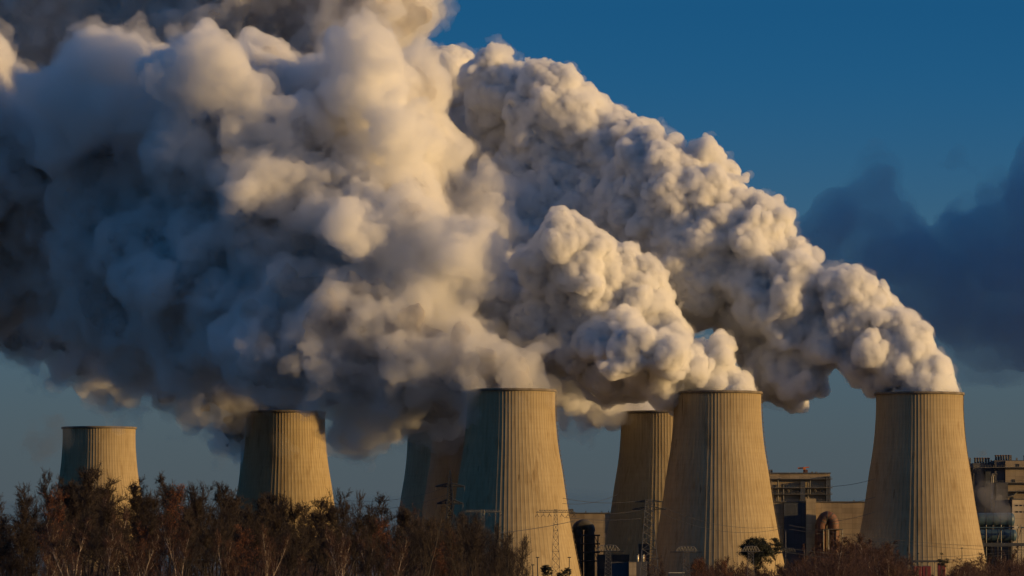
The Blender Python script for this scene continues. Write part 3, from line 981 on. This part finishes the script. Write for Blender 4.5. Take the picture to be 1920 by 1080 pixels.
# pines with clumped needles
def pine(px, half, ytop, Y, seed, label, nclump, leader=True):
    rg = np.random.default_rng(seed)
    b = P(px, HOR, Y)
    Hh = P(px, ytop, Y).z
    w_ = half * Y / FPX
    o = tag(empty('pine_tree', (b.x, Y, 0)), label, 'tree')
    tr, cr = TB(), TB()
    pts, _ = grow(rg, np.zeros(3), np.array((0, 0, 1.0)), Hh * .95, 10, .03, 0)
    tr.tube(pts, [max(.04, w_ * .05 * (1 - i / 11)) for i in range(11)], 7)
    cz = Hh - w_ * .95
    for c in range(nclump):
        d = rg.normal(size=3); d /= np.linalg.norm(d)
        r = rg.uniform(.35, 1.0) ** .6
        p = np.array((d[0] * w_ * r, d[1] * w_ * r, cz + d[2] * w_ * .95 * r - (.25 * w_ if rg.random() < .3 else 0)))
        i = min(max(int((p[2] / Hh) * 10), 3), 9)
        tr.tube([pts[i], (pts[i] + p) / 2 + (0, 0, .1 * w_), p], [w_ * .02, w_ * .015, w_ * .01], 4)
        cs = w_ * rg.uniform(.09, .17)
        cr.flakes(p + rg.normal(size=(170, 3)) * cs * (1, 1, .6), w_ * .035 + .02, rg)
    link('trunk', tr.mesh('trunk', [BARK]), None, o)
    link('crown', cr.mesh('crown', [LEAFG]), None, o)
    return o
pine(1417, 29, 1003, 2150, 5, 'broad round-topped pine at the right foot of the right-of-centre tower', 85)
pine(1450, 19, 1006, 2160, 6, 'smaller pine leaning on the right side of the round pine', 50)
pine(1770, 13, 1036, 2120, 7, 'small sparse pine at the foot of the rightmost tower', 22)
pine(1025, 11, 1059, 1460, 8, 'small dark round bush before the near tower, left of the pair', 60)
pine(1052, 9, 1068, 1450, 9, 'low dark bush, between its rounder neighbour and the lamp mast', 40)
pine(1064, 8, 1064, 1455, 10, 'low dark bush under the right lamp mast', 36)

# tangle of brambles and saplings under the trees: nobody could count it
ub = TB()
rg = np.random.default_rng(4)
for k in range(9400):
    if k >= 6400:
        px, Y, zt = rg.uniform(-30, 985), rg.uniform(900, 1020), rg.uniform(6, 11.5)
        zt = min(zt, P(px, min(canopy(px) + 45, 1080), Y).z)
    elif k < 3600:
        px, Y, zt = rg.uniform(-30, 1000), rg.uniform(620, 930), rg.uniform(2.5, 6.0)
    else:
        px, Y = rg.uniform(1290, 1950), rg.uniform(1720, 2150)
        zt = P(px, min(float(np.interp(px, RX, RY)) + rg.uniform(10, 45), 1085), Y).z
    p = P(px, HOR, Y); p = np.array((p.x, Y, 0.0))
    pts, d = grow(rg, p, np.array((rg.normal() * .2, rg.normal() * .2, 1.0)), zt, 4, .16, .0)
    r_ = .022 * Y / 800
    ub.tube(pts, [r_ * 1.4, r_ * 1.2, r_, r_ * .8, r_ * .5], 3)
    for _ in range(5):
        i = rg.integers(1, 4)
        tp, _ = grow(rg, pts[i], rg.normal(size=3) * .6 + (0, 0, .6), zt * rg.uniform(.15, .35), 2, .2, .05)
        ub.tube(tp, [r_ * .7, r_ * .6, r_ * .4], 3)
o = link('undergrowth', ub.mesh('undergrowth', [TWIGR]))
tag(o, 'reddish brown tangle of saplings and brambles under the bare trees', 'undergrowth', kind='stuff')
print('trees', round(time.time() - T00, 1), 's')
# ------------------------------------------------------------------ steam plumes
def vnoise(shape, cell, rng, octaves=4, gain=0.5, billow=False):
    """smooth value noise on a grid (numpy), several octaves"""
    out = np.zeros(shape, np.float32)
    amp = 1.0
    c = float(cell)
    for _ in range(octaves):
        if c < 1.5:
            break
        n = [int(s / c) + 3 for s in shape]
        lat = rng.random(n).astype(np.float32) * 2 - 1
        ax = []
        for s in shape:
            t = np.arange(s) / c
            i = t.astype(int)
            f = (t - i).astype(np.float32)
            ax.append((i, f * f * f * (f * (f * 6 - 15) + 10)))
        for d in range(3):
            i, f = ax[d]
            sh = [1, 1, 1]; sh[d] = len(f)
            f = f.reshape(sh)
            lat = np.take(lat, i, d) * (1 - f) + np.take(lat, i + 1, d) * f
        out += amp * (np.abs(lat) * 2 - .6 if billow else lat)
        amp *= gain
        c *= 0.5
    return out


CORN = np.array([(i, j, k) for i in (0, 1) for j in (0, 1) for k in (0, 1)])
EDGES = [(a, b) for a in range(8) for b in range(a + 1, 8) if np.abs(CORN[a] - CORN[b]).sum() == 1]


def surface_nets(f, iso):
    ins = f < iso
    s = ins[:-1, :-1, :-1].astype(np.uint8)
    tot = np.zeros_like(s)
    for c in CORN:
        tot += ins[c[0]:ins.shape[0] - 1 + c[0], c[1]:ins.shape[1] - 1 + c[1], c[2]:ins.shape[2] - 1 + c[2]]
    cells = np.argwhere((tot > 0) & (tot < 8))
    vals = np.stack([f[cells[:, 0] + c[0], cells[:, 1] + c[1], cells[:, 2] + c[2]] for c in CORN], 1) - iso
    acc = np.zeros((len(cells), 3), np.float32)
    cnt = np.zeros((len(cells), 1), np.float32)
    for a, b in EDGES:
        va, vb = vals[:, a], vals[:, b]
        x = (va < 0) != (vb < 0)
        t = np.where(x, va / np.where(x, va - vb, 1), 0)[:, None]
        p = CORN[a] + t * (CORN[b] - CORN[a])
        acc += np.where(x[:, None], p, 0)
        cnt += x[:, None]
    verts = cells + acc / cnt
    idx = np.full(tot.shape, -1, np.int32)
    idx[cells[:, 0], cells[:, 1], cells[:, 2]] = np.arange(len(cells))
    quads = []
    for d in range(3):
        e1, e2 = [(1, 2), (2, 0), (0, 1)][d]
        sl0 = [slice(None)] * 3; sl1 = [slice(None)] * 3
        sl0[d] = slice(0, -1); sl1[d] = slice(1, None)
        A, B = ins[tuple(sl0)], ins[tuple(sl1)]
        ed = np.argwhere(A != B)
        ok = (ed[:, e1] > 0) & (ed[:, e2] > 0) & (ed[:, e1] < f.shape[e1] - 1) & (ed[:, e2] < f.shape[e2] - 1)
        ed = ed[ok]
        u = np.zeros(3, int); v = np.zeros(3, int); u[e1] = 1; v[e2] = 1
        q = np.stack([idx[tuple((ed - o).T)] for o in (u + v, v, 0 * u, u)], 1)
        flip = ~ins[tuple(ed.T)]
        q[flip] = q[flip][:, ::-1]
        quads.append(q)
    return verts, np.concatenate(quads)


def splat(f, org, h, cs, rs, rng, band=4.0):
    """f = min(f, distance to each slightly squashed ball), near that ball only"""
    sq = rng.uniform(.76, 1.22, (len(cs), 3))
    for c, r, e in zip(cs, rs, sq):
        R_ = r * 1.32 + band
        lo = np.maximum(np.floor((c - R_ - org) / h).astype(int), 0)
        hi = np.minimum(np.ceil((c + R_ - org) / h).astype(int) + 1, f.shape)
        if np.any(hi <= lo):
            continue
        x = (org[0] + h * np.arange(lo[0], hi[0]) - c[0])[:, None, None]
        y = (org[1] + h * np.arange(lo[1], hi[1]) - c[1])[None, :, None]
        z = (org[2] + h * np.arange(lo[2], hi[2]) - c[2])[None, None, :]
        d = np.sqrt((x * e[0]) ** 2 + (y * e[1]) ** 2 + (z * e[2]) ** 2) - r
        v = f[lo[0]:hi[0], lo[1]:hi[1], lo[2]:hi[2]]
        np.minimum(v, d, out=v)


def sample(f, org, h, p):
    i = np.clip(np.round((p - org) / h).astype(int), 0, np.array(f.shape) - 1)
    return f[i[:, 0], i[:, 1], i[:, 2]]


def bumps_at(p, cell, rng):
    """close-packed round bumps (0..1) of about the given size, at the points p (metres)"""
    ph = rng.uniform(0, 6.28, (2, 3))
    p = p + cell * (.20 * np.sin(p[:, (1, 2, 0)] * 2.6 / cell + ph[0]) + .12 * np.sin(p[:, (2, 0, 1)] * 6.1 / cell + ph[1]))
    q = (p - p.min(0)) / cell + 2.0
    g = np.ceil(q.max(0)).astype(int) + 3
    jit = rng.random((*g, 3), dtype=np.float32).reshape(-1, 3)
    siz = rng.uniform(.55, 1.15, int(np.prod(g))).astype(np.float32)
    ip = np.floor(q).astype(int)
    fr = (q - ip).astype(np.float32)
    base = (ip[:, 0] * g[1] + ip[:, 1]) * g[2] + ip[:, 2]
    best = np.zeros(len(p), np.float32)
    for dx in (-1, 0, 1):
        for dy in (-1, 0, 1):
            for dz in (-1, 0, 1):
                k = base + (dx * g[1] + dy) * g[2] + dz
                e = jit[k] - fr + np.array((dx, dy, dz), np.float32)
                z = siz[k]
                d2 = (e * e).sum(1) / (z * z * .9)
                np.maximum(best, z * np.sqrt(np.maximum(0, 1 - d2)), out=best)
    return best


def cauliflower(f, h, cell, amp, rng):
    m = np.abs(f - amp * .3) < amp * 1.1 + 4 * h
    idx = np.argwhere(m)
    mod = np.clip(1 + .9 * vnoise(f.shape, 45 / h, rng, 2)[m], .3, 1.6)
    f[m] -= amp * (bumps_at(idx * h, cell, rng) - .35) * mod


def normals_of(v, q):
    n = np.cross(v[q[:, 2]] - v[q[:, 0]], v[q[:, 3]] - v[q[:, 1]])
    out = np.zeros_like(v)
    for k in range(4):
        for d in range(3):
            out[:, d] += np.bincount(q[:, k], n[:, d], len(v))
    return out / np.maximum(np.linalg.norm(out, axis=1, keepdims=True), 1e-9)


def main_body(v, q, least=.02):
    """drop the loose crumbs of a mesh, keeping the pieces of some size"""
    if len(v) == 0:
        return v, q
    lab = np.arange(len(v))
    while True:
        m = lab[q].min(1)
        new = lab.copy()
        for k in range(4):
            np.minimum.at(new, q[:, k], m)
        new = new[new]
        if (new == lab).all():
            break
        lab = new
    cnt = np.bincount(lab, minlength=len(v))
    keep = cnt[lab] >= max(least * len(v), 40)
    if keep.sum() == 0:
        keep = lab == np.argmax(cnt)
    idx = np.cumsum(keep) - 1
    q = idx[q[keep[q[:, 0]]]]
    return v[keep], q


def skin(f, iso, h, org, fine, seed, least=.004):
    """the closed surface at a level of the distance field, with the finest bumps pushed out along its normals"""
    v, q = main_body(*surface_nets(f, iso), least if iso >= 0 else .06)
    v = v * h + org
    for cell, amp in fine:
        rng = np.random.default_rng(seed)
        v = v + normals_of(v, q) * (amp * (bumps_at(v, cell, rng) - .35))[:, None]
    return v, q


def plume_grid(nodes, Y0, h, seed, levels, rmin, noise, bumps, shrink):
    """nodes: (px, py, radius px, depth offset m). Big puffs from the nodes, then smaller and smaller puffs budding from their skins."""
    rng = np.random.default_rng(seed)
    cs, rs = [], []
    for n in nodes:
        px, py, r = n[:3]
        Y = Y0 + (n[3] if len(n) > 3 else 0.0)
        cs.append(P(px, py, Y)); rs.append(r * Y / FPX)
    cs = np.array(cs); rs = np.array(rs) * shrink
    m = (34.0 if h < 2 else 90.0) + rs.max() * .6
    org = (cs - rs[:, None]).min(0) - m
    top = (cs + rs[:, None]).max(0) + m
    shape = tuple(np.ceil((top - org) / h).astype(int) + 1)
    far = 62.0 if h < 2 else 190.0              # beyond the reach of the noise, so that nothing grows in empty air
    f = np.full(shape, far, np.float32)
    splat(f, org, h, cs, rs * .9, rng, far)
    pc, pr = cs, rs * .9
    reach = 6 + sum(1.7 * n[1] for n in noise)   # how far the noise below can push the skin out
    for frac, num in levels:
        d = rng.normal(size=(len(pc), num, 3))
        d /= np.linalg.norm(d, axis=2, keepdims=True)
        r = pr[:, None] * frac * rng.uniform(.45, 1.2, (len(pc), num)) ** 1.0
        c = pc[:, None] + d * (pr[:, None] * rng.uniform(.72, .96, (len(pc), num)))[..., None]
        c, r = c.reshape(-1, 3), r.reshape(-1)
        s = sample(f, org, h, c)
        keep = (s > -0.6 * r) & (r > rmin)
        pc, pr = c[keep], r[keep]
        splat(f, org, h, pc, pr, rng, reach)
    for cell, amp, octv, bil in noise:
        f += amp * vnoise(shape, cell / h, rng, octv, .5, bil)
    for cell, amp in bumps:
        cauliflower(f, h, cell, amp, rng)
    print('plume', shape, 'last level', len(pc), round(time.time() - T00, 1), 's')
    return f, org


def steam_core(name, col=(.78, .78, .78), through=.5):
    """the dense inside of a plume: white, and letting some light through to its shaded side"""
    m = bpy.data.materials.new(name)
    m.use_nodes = True
    n = m.node_tree
    n.nodes.clear()
    out = n.nodes.new('ShaderNodeOutputMaterial')
    d = n.nodes.new('ShaderNodeBsdfDiffuse')
    t = n.nodes.new('ShaderNodeBsdfTranslucent')
    x = n.nodes.new('ShaderNodeMixShader')
    d.inputs['Color'].default_value = (*col, 1)
    t.inputs['Color'].default_value = (*col, 1)
    x.inputs[0].default_value = through
    n.links.new(d.outputs[0], x.inputs[1]); n.links.new(t.outputs[0], x.inputs[2])
    n.links.new(x.outputs[0], out.inputs['Surface'])
    return m


def steam_veil(name, dens, col=(.97, .97, .97), ani=0.2):
    v = bpy.data.materials.new(name)
    v.use_nodes = True
    n = v.node_tree
    n.nodes.clear()
    out = n.nodes.new('ShaderNodeOutputMaterial')
    s = n.nodes.new('ShaderNodeVolumeScatter')
    s.inputs['Color'].default_value = (*col, 1)
    s.inputs['Density'].default_value = dens
    s.inputs['Anisotropy'].default_value = ani
    if min(col) < .9:                           # absorption stands in for shade in smoke and rain cloud
        ab = n.nodes.new('ShaderNodeVolumeAbsorption')
        ab.inputs['Color'].default_value = (*col, 1)
        ab.inputs['Density'].default_value = dens
        ad = n.nodes.new('ShaderNodeAddShader')
        n.links.new(s.outputs[0], ad.inputs[0]); n.links.new(ab.outputs[0], ad.inputs[1])
        n.links.new(ad.outputs[0], out.inputs['Volume'])
    else:
        n.links.new(s.outputs[0], out.inputs['Volume'])
    v.cycles.homogeneous_volume = True
    return v


CORE = steam_core('dense_steam')
DIM_CORE = steam_core('dimmed_thin_steam', (.57, .525, .49))  # thinner steam; dimmer light and warmer shade are put into its colour
CRISP = dict(h=.85, dens=.42, depth=3.0, levels=((.5, 22), (.46, 16)), rmin=3.0, noise=((34, 4.0, 2, False), (12, 2.4, 3, False)), bumps=((21, 3.6), (10, 3.4), (5.2, 2.4)), fine=((3.0, 1.2), (1.8, .5)), wisp=(1.2, 8, 3.0, .035), shrink=.84)
MID = dict(h=1.15, dens=.13, depth=8.0, levels=((.46, 24), (.44, 12)), rmin=4, noise=((42, 7.0, 2, False), (17, 4.5, 4, False)), bumps=((26, 3.5), (12, 4.2), (6, 2.6), (3.4, 1.2)), fine=((2.6, .8),), wisp=(2.5, 11, 6.0, .035), shrink=.92)
SOFT = dict(h=1.4, dens=.085, depth=8.0, levels=((.45, 20), (.45, 8)), rmin=4.0, noise=((40, 6.0, 2, False), (15, 6.5, 4, False)), bumps=((24, 5.0), (12, 4.0), (6.5, 2.2)), fine=((4, 1.0),), wisp=(4, 14, 9.0, .018), shrink=.92)


def drift(nodes, x0, k, px_m=.28):
    """lean a plume away from the camera (k metres per metre of its way to the left)"""
    return [(a[0], a[1], a[2], (a[3] if len(a) > 3 else 0) + k * px_m * (x0 - a[0])) for a in nodes]


def in_mouth(f, org, h, key):
    """keep the steam inside the tower it leaves: no spilling through or over the sunward rim"""
    cx, Y, _ = TOWERS[key]
    ax = P(cx, HOR, Y).x
    x = (org[0] + h * np.arange(f.shape[0]) - ax)[:, None, None]
    y = (org[1] + h * np.arange(f.shape[1]) - Y)[None, :, None]
    z = (org[2] + h * np.arange(f.shape[2]))[None, None, :]
    rr = np.sqrt(x * x + y * y)
    lim = np.where(z < 113.8, 20.5, 20.5 + (z - 113.8) * np.where(x > -6, -.25, 1.6))
    out = rr - lim - 90 * np.clip((-x - 15) / 6, 0, 1)
    near = (rr < 62) & (z < 134)
    np.copyto(f, np.maximum(f, out.astype(np.float32)), where=near)


def plume(name, nodes, Y0, label, cat, group, seed, st, core=True, mouth=None, **kw):
    st = {**st, **kw}
    f, org = plume_grid(nodes, Y0, st['h'], seed, st['levels'], st['rmin'], st['noise'], st['bumps'], st.get('shrink', 1.0))
    h = st['h']
    if mouth:
        in_mouth(f, org, h, mouth)
    veil = steam_veil('thin_steam', st['dens'], st.get('col', (.97, .97, .97)))
    v, q = skin(f, 0.0 if not core else -st['depth'], h, org, st['fine'] if (not core or st['h'] < 1) else (), seed, .35 if 'cloud' in name else .02)
    o = link(name, np_mesh(name, v, q), (CORE if st['depth'] < 5 or name == 'shading_cloud' else DIM_CORE) if core else veil)
    if core:
        v, q = skin(f, 0.0, h, org, st['fine'], seed)
        link('veil', np_mesh('veil', v, q), veil, o)
    # torn, see-through outermost wisps
    off, cell, amp, dens = st['wisp']
    rng = np.random.default_rng(seed + 99)
    g = f - off * (1.0 if not mouth else .6) + amp * vnoise(f.shape, cell / h, rng, 4, .6)
    v, q = main_body(*surface_nets(g, 0.0), .35 if name == 'dark_cloud' else .02)
    if len(v):
        link('wisps', np_mesh('wisps', v * h + org, q), steam_veil('wispy_steam', dens, st.get('col', (.97, .97, .97))), o)
    print(label, round(time.time() - T00, 1), 's')
    return tag(o, label, cat, group)


SP = 'steam plumes leaving the cooling towers'
PR = [(1735, 742, 56), (1722, 715, 52), (1698, 692, 55), (1652, 716, 30), (1640, 650, 72), (1590, 610, 84), (1605, 572, 62), (1540, 640, 80), (1520, 690, 52), (1500, 578, 74), (1478, 695, 55, 10), (1495, 738, 26, 10), (1466, 672, 58, 20),
      (1440, 532, 82), (1425, 590, 80, 20), (1380, 442, 82), (1418, 440, 52), (1348, 395, 62), (1335, 488, 100, 20), (1300, 450, 130, 10), (1275, 375, 88), (1222, 308, 58), (1205, 400, 120, 20),
      (1150, 320, 90, 20), (1110, 420, 150, 40), (1060, 270, 105, 30), (1040, 195, 58, 20), (925, 170, 60, 20), (960, 270, 115, 50), (930, 380, 150, 70), (840, 150, 58, 50), (860, 250, 80, 60), (1225, 520, 95, 40), (1180, 480, 110, 40), (1180, 430, 95, 10), (1060, 390, 105, 15), (960, 410, 110, 15)]
PT4 = [(1352, 743, 58), (1336, 714, 50), (1300, 698, 48), (1264, 726, 26), (1250, 685, 75), (1200, 700, 50), (1330, 670, 40), (1222, 628, 60), (1150, 650, 80), (1205, 575, 58), (1155, 565, 70), (1100, 600, 90), (1130, 690, 46),
       (1050, 600, 90, 10), (1040, 650, 50), (1045, 452, 40, -35), (1012, 492, 36, -30), (1068, 492, 32, -30), (1085, 520, 45, -30), (1245, 662, 48, -34), (1180, 645, 60, -34), (1310, 702, 32, -15), (960, 570, 90, 20), (900, 530, 90, 30), (860, 600, 70, 30)]
PM = [(1222, 792, 46), (1194, 768, 36), (1160, 758, 42), (1120, 750, 45), (1080, 730, 50), (1040, 715, 50), (1000, 700, 50), (950, 690, 55), (900, 690, 60), (1090, 770, 28), (1050, 775, 25), (1150, 780, 20), (1150, 660, 55, -45), (1050, 610, 70, -55), (960, 620, 75, -55), (1000, 560, 80, -60), (1100, 570, 70, -60), (900, 570, 85, -60), (860, 640, 60, -50), (1080, 670, 50, -40), (1090, 520, 62, -70), (1000, 500, 78, -75), (900, 480, 88, -75)]  # rear puffs are added out of sight to shade the plume farther left
PT3 = [(958, 724, 74), (920, 700, 68), (860, 675, 80), (800, 655, 90), (740, 635, 92), (690, 620, 88), (640, 610, 80), (590, 600, 72), (540, 575, 48), (560, 660, 95), (640, 690, 100), (720, 720, 85, 15), (790, 740, 65, 45),
       (840, 752, 50, 50), (690, 775, 45, 40), (740, 765, 50, 45), (500, 640, 85), (630, 745, 60)]
PT2 = [(534, 764, 66), (470, 745, 66), (410, 735, 66), (440, 785, 36), (360, 700, 80), (290, 690, 72), (220, 690, 60), (160, 655, 66), (100, 620, 72), (40, 580, 76), (-40, 550, 84), (130, 640, 62), (70, 600, 66), (200, 675, 62), (255, 690, 66), (320, 700, 66), (310, 740, 38), (240, 735, 32),
       (620, 755, 52), (570, 735, 60)]
MAIN = [(825, 440, 120, 110), (740, 270, 95, 110), (700, 430, 170, 90), (640, 270, 140, 110), (560, 430, 180, 110), (500, 230, 130, 120), (420, 340, 160, 130), (420, 530, 170, 110), (300, 250, 140, 160), (280, 440, 180, 160),
        (150, 270, 110, 170), (130, 430, 170, 190), (0, 340, 180, 210), (-60, 465, 150, 210), (560, 560, 115, 120), (300, 590, 100, 170), (120, 530, 100, 200), (800, 530, 110, 90), (-120, 250, 190, 160),
        (700, 125, 55, 60), (665, 170, 55, 60), (760, 150, 58, 110), (175, 110, 52, 95), (130, 175, 58, 100), (230, 130, 46, 95), (240, 200, 70, 95), (110, 260, 70, 120),
        (365, 135, 70, 65), (430, 140, 66, 60), (470, 205, 66, 65), (560, 250, 68, 70), (520, 300, 56, 70), (330, 260, 45, 70), (730, 243, 40, 40), (596, 398, 34, 45), (632, 418, 32, 40), (618, 380, 28, 50), (560, 330, 66, 65), (650, 420, 36, 15),
        (480, 335, 58, 60), (780, 400, 40, 30), (850, 475, 52, 20), (800, 500, 56, 30), (250, 470, 62, 135), (225, 520, 52, 140)]
HIGH = [(265, -5, 115, 285), (340, -20, 110, 280), (130, 20, 110, 300), (600, 10, 160, 260), (715, 30, 88, 240), (500, -40, 160, 270), (420, 30, 100, 260), (330, 30, 105, 280), (200, -10, 140, 300), (60, 0, 150, 300), (0, 40, 120, 300), (640, 90, 95, 240), (250, 60, 80, 290), (-80, 60, 140, 300)]

PR, PT4, PT3, PM = drift(PR, 1725, .38), drift(PT4, 1346, .30), drift(PT3, 958, .32), drift(PM, 1239, .0)
plume('steam_plume', PR, 3045, 'largest, brightest steam plume, rising crisp and white from the rightmost cooling tower', 'steam plume', SP, 3, CRISP, mouth='R')
plume('steam_plume', PT4, 3030, 'bulging steam plume leaning left from the tower right of centre', 'steam plume', SP, 5, CRISP, mouth='T4')
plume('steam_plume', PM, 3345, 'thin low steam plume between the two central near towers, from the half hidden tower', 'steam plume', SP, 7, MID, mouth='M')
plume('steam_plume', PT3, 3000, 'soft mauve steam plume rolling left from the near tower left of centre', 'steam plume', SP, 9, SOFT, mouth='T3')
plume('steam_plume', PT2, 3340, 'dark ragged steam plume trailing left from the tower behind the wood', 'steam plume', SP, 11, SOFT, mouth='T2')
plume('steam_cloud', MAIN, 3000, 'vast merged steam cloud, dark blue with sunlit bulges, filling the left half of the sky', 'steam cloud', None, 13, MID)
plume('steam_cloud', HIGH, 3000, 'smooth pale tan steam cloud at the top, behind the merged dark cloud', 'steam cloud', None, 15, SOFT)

# ------------------------------------------------------------------ loose smoke and the clouds behind
THIN = dict(h=.9, dens=.022, depth=0, levels=((.6, 10),), rmin=1.2, noise=((16, 3.0, 3, False), (6, 2.0, 3, False)), bumps=(), fine=(), wisp=(2.0, 9, 4.0, .006), col=(.30, .29, .29))  # dark col puts the wisps' shade into their colour
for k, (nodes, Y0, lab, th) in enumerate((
        ([(95, 832, 20), (75, 846, 16), (118, 818, 16), (60, 826, 13), (104, 800, 12)], 3600, 'faint smoke wisp, tinted dark for shade, left of the smallest tower', .012),
        ([(428, 812, 20), (418, 836, 13), (440, 798, 20), (408, 800, 12), (447, 826, 10)], 3900, 'smoke shred, tinted dark for shade, hanging left of the second sunlit tower', .024),
        ([(800, 785, 28), (845, 798, 38), (868, 835, 30), (830, 770, 40), (785, 815, 16), (855, 870, 18)], 3364, 'brown smoke, tinted dark for shade, hanging before the two hazy rear towers', .022),
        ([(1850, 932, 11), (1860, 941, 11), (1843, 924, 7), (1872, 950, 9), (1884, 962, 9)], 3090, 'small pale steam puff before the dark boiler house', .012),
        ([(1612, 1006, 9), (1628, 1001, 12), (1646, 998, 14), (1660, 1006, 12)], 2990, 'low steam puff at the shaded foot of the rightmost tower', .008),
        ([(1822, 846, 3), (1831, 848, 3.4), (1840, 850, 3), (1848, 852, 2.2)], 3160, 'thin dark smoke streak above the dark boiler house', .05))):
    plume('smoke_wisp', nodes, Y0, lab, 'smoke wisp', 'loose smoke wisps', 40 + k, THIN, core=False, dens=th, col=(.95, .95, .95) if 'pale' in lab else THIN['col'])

FAR = dict(h=7.0, dens=.013, depth=30, levels=((.5, 14),), rmin=18, noise=((160, 34, 3, False), (60, 20, 3, False)), bumps=(), fine=(), wisp=(10, 100, 24, .004), col=(.80, .83, .88))
DK = [(1510, 425, 40), (1545, 460, 45), (1580, 520, 40), (1562, 415, 40), (1600, 440, 50), (1650, 415, 48), (1700, 400, 40), (1640, 480, 60), (1720, 480, 80), (1790, 440, 70), (1800, 370, 42), (1850, 360, 48), (1850, 430, 90), (1920, 380, 75), (1930, 470, 110), (1800, 540, 80), (1880, 580, 75),
      (1960, 590, 80), (1720, 560, 45), (1990, 400, 120), (2050, 500, 130), (1530, 430, 30)]
plume('dark_cloud', DK, 9000, 'dark blue ragged cloud low behind the rightmost tower', 'cloud', None, 71, FAR, core=False)
plume('shading_cloud', [(2800 + 130 * i, 560 - 60 * (i % 3), 240, -260) for i in range(6)] + [(2850 + 150 * i, 300, 210, -260) for i in range(5)], 9000, 'added unseen cloud bank farther right, keeping the sun off the dark blue cloud', 'cloud', None, 62, FAR, core=True)  # added out of view, only to shade the dark cloud

# flat grey-blue layer of far stratus along the horizon
n1, n2 = 60, 8
vx, fx = [], []
rg = np.random.default_rng(8)
for i in range(n1 + 1):
    for j in range(n2 + 1):
        x_, y_ = -3200 + 6400 * i / n1, 17000 + 1600 * j / n2
        vx.append((x_, y_, 322 + 16 * math.sin(x_ * .0021 + 1) + 7 * math.sin(x_ * .011) + 4 * rg.normal()))
nb = len(vx)
vx += [(a, b, 40.0) for a, b, c in vx]
st_ = n2 + 1
for i in range(n1):
    for j in range(n2):
        a = i * st_ + j
        fx += [(a, a + st_, a + st_ + 1, a + 1), (nb + a, nb + a + 1, nb + a + st_ + 1, nb + a + st_)]
for i in range(n1):
    a, b = i * st_, i * st_ + n2
    fx += [(a, nb + a, nb + a + st_, a + st_), (b, b + st_, nb + b + st_, nb + b)]
for j in range(n2):
    a, b = j, n1 * st_ + j
    fx += [(a, a + 1, nb + a + 1, nb + a), (b, nb + b, nb + b + 1, b + 1)]
o = link('stratus', np_mesh('stratus', np.array(vx), np.array(fx), True), steam_veil('stratus', .00028, (.14, .27, .44)))
tag(o, 'flat grey-blue layer of far cloud along the horizon', 'cloud layer', kind='stuff')
print('scene done', round(time.time() - T00, 1), 's')
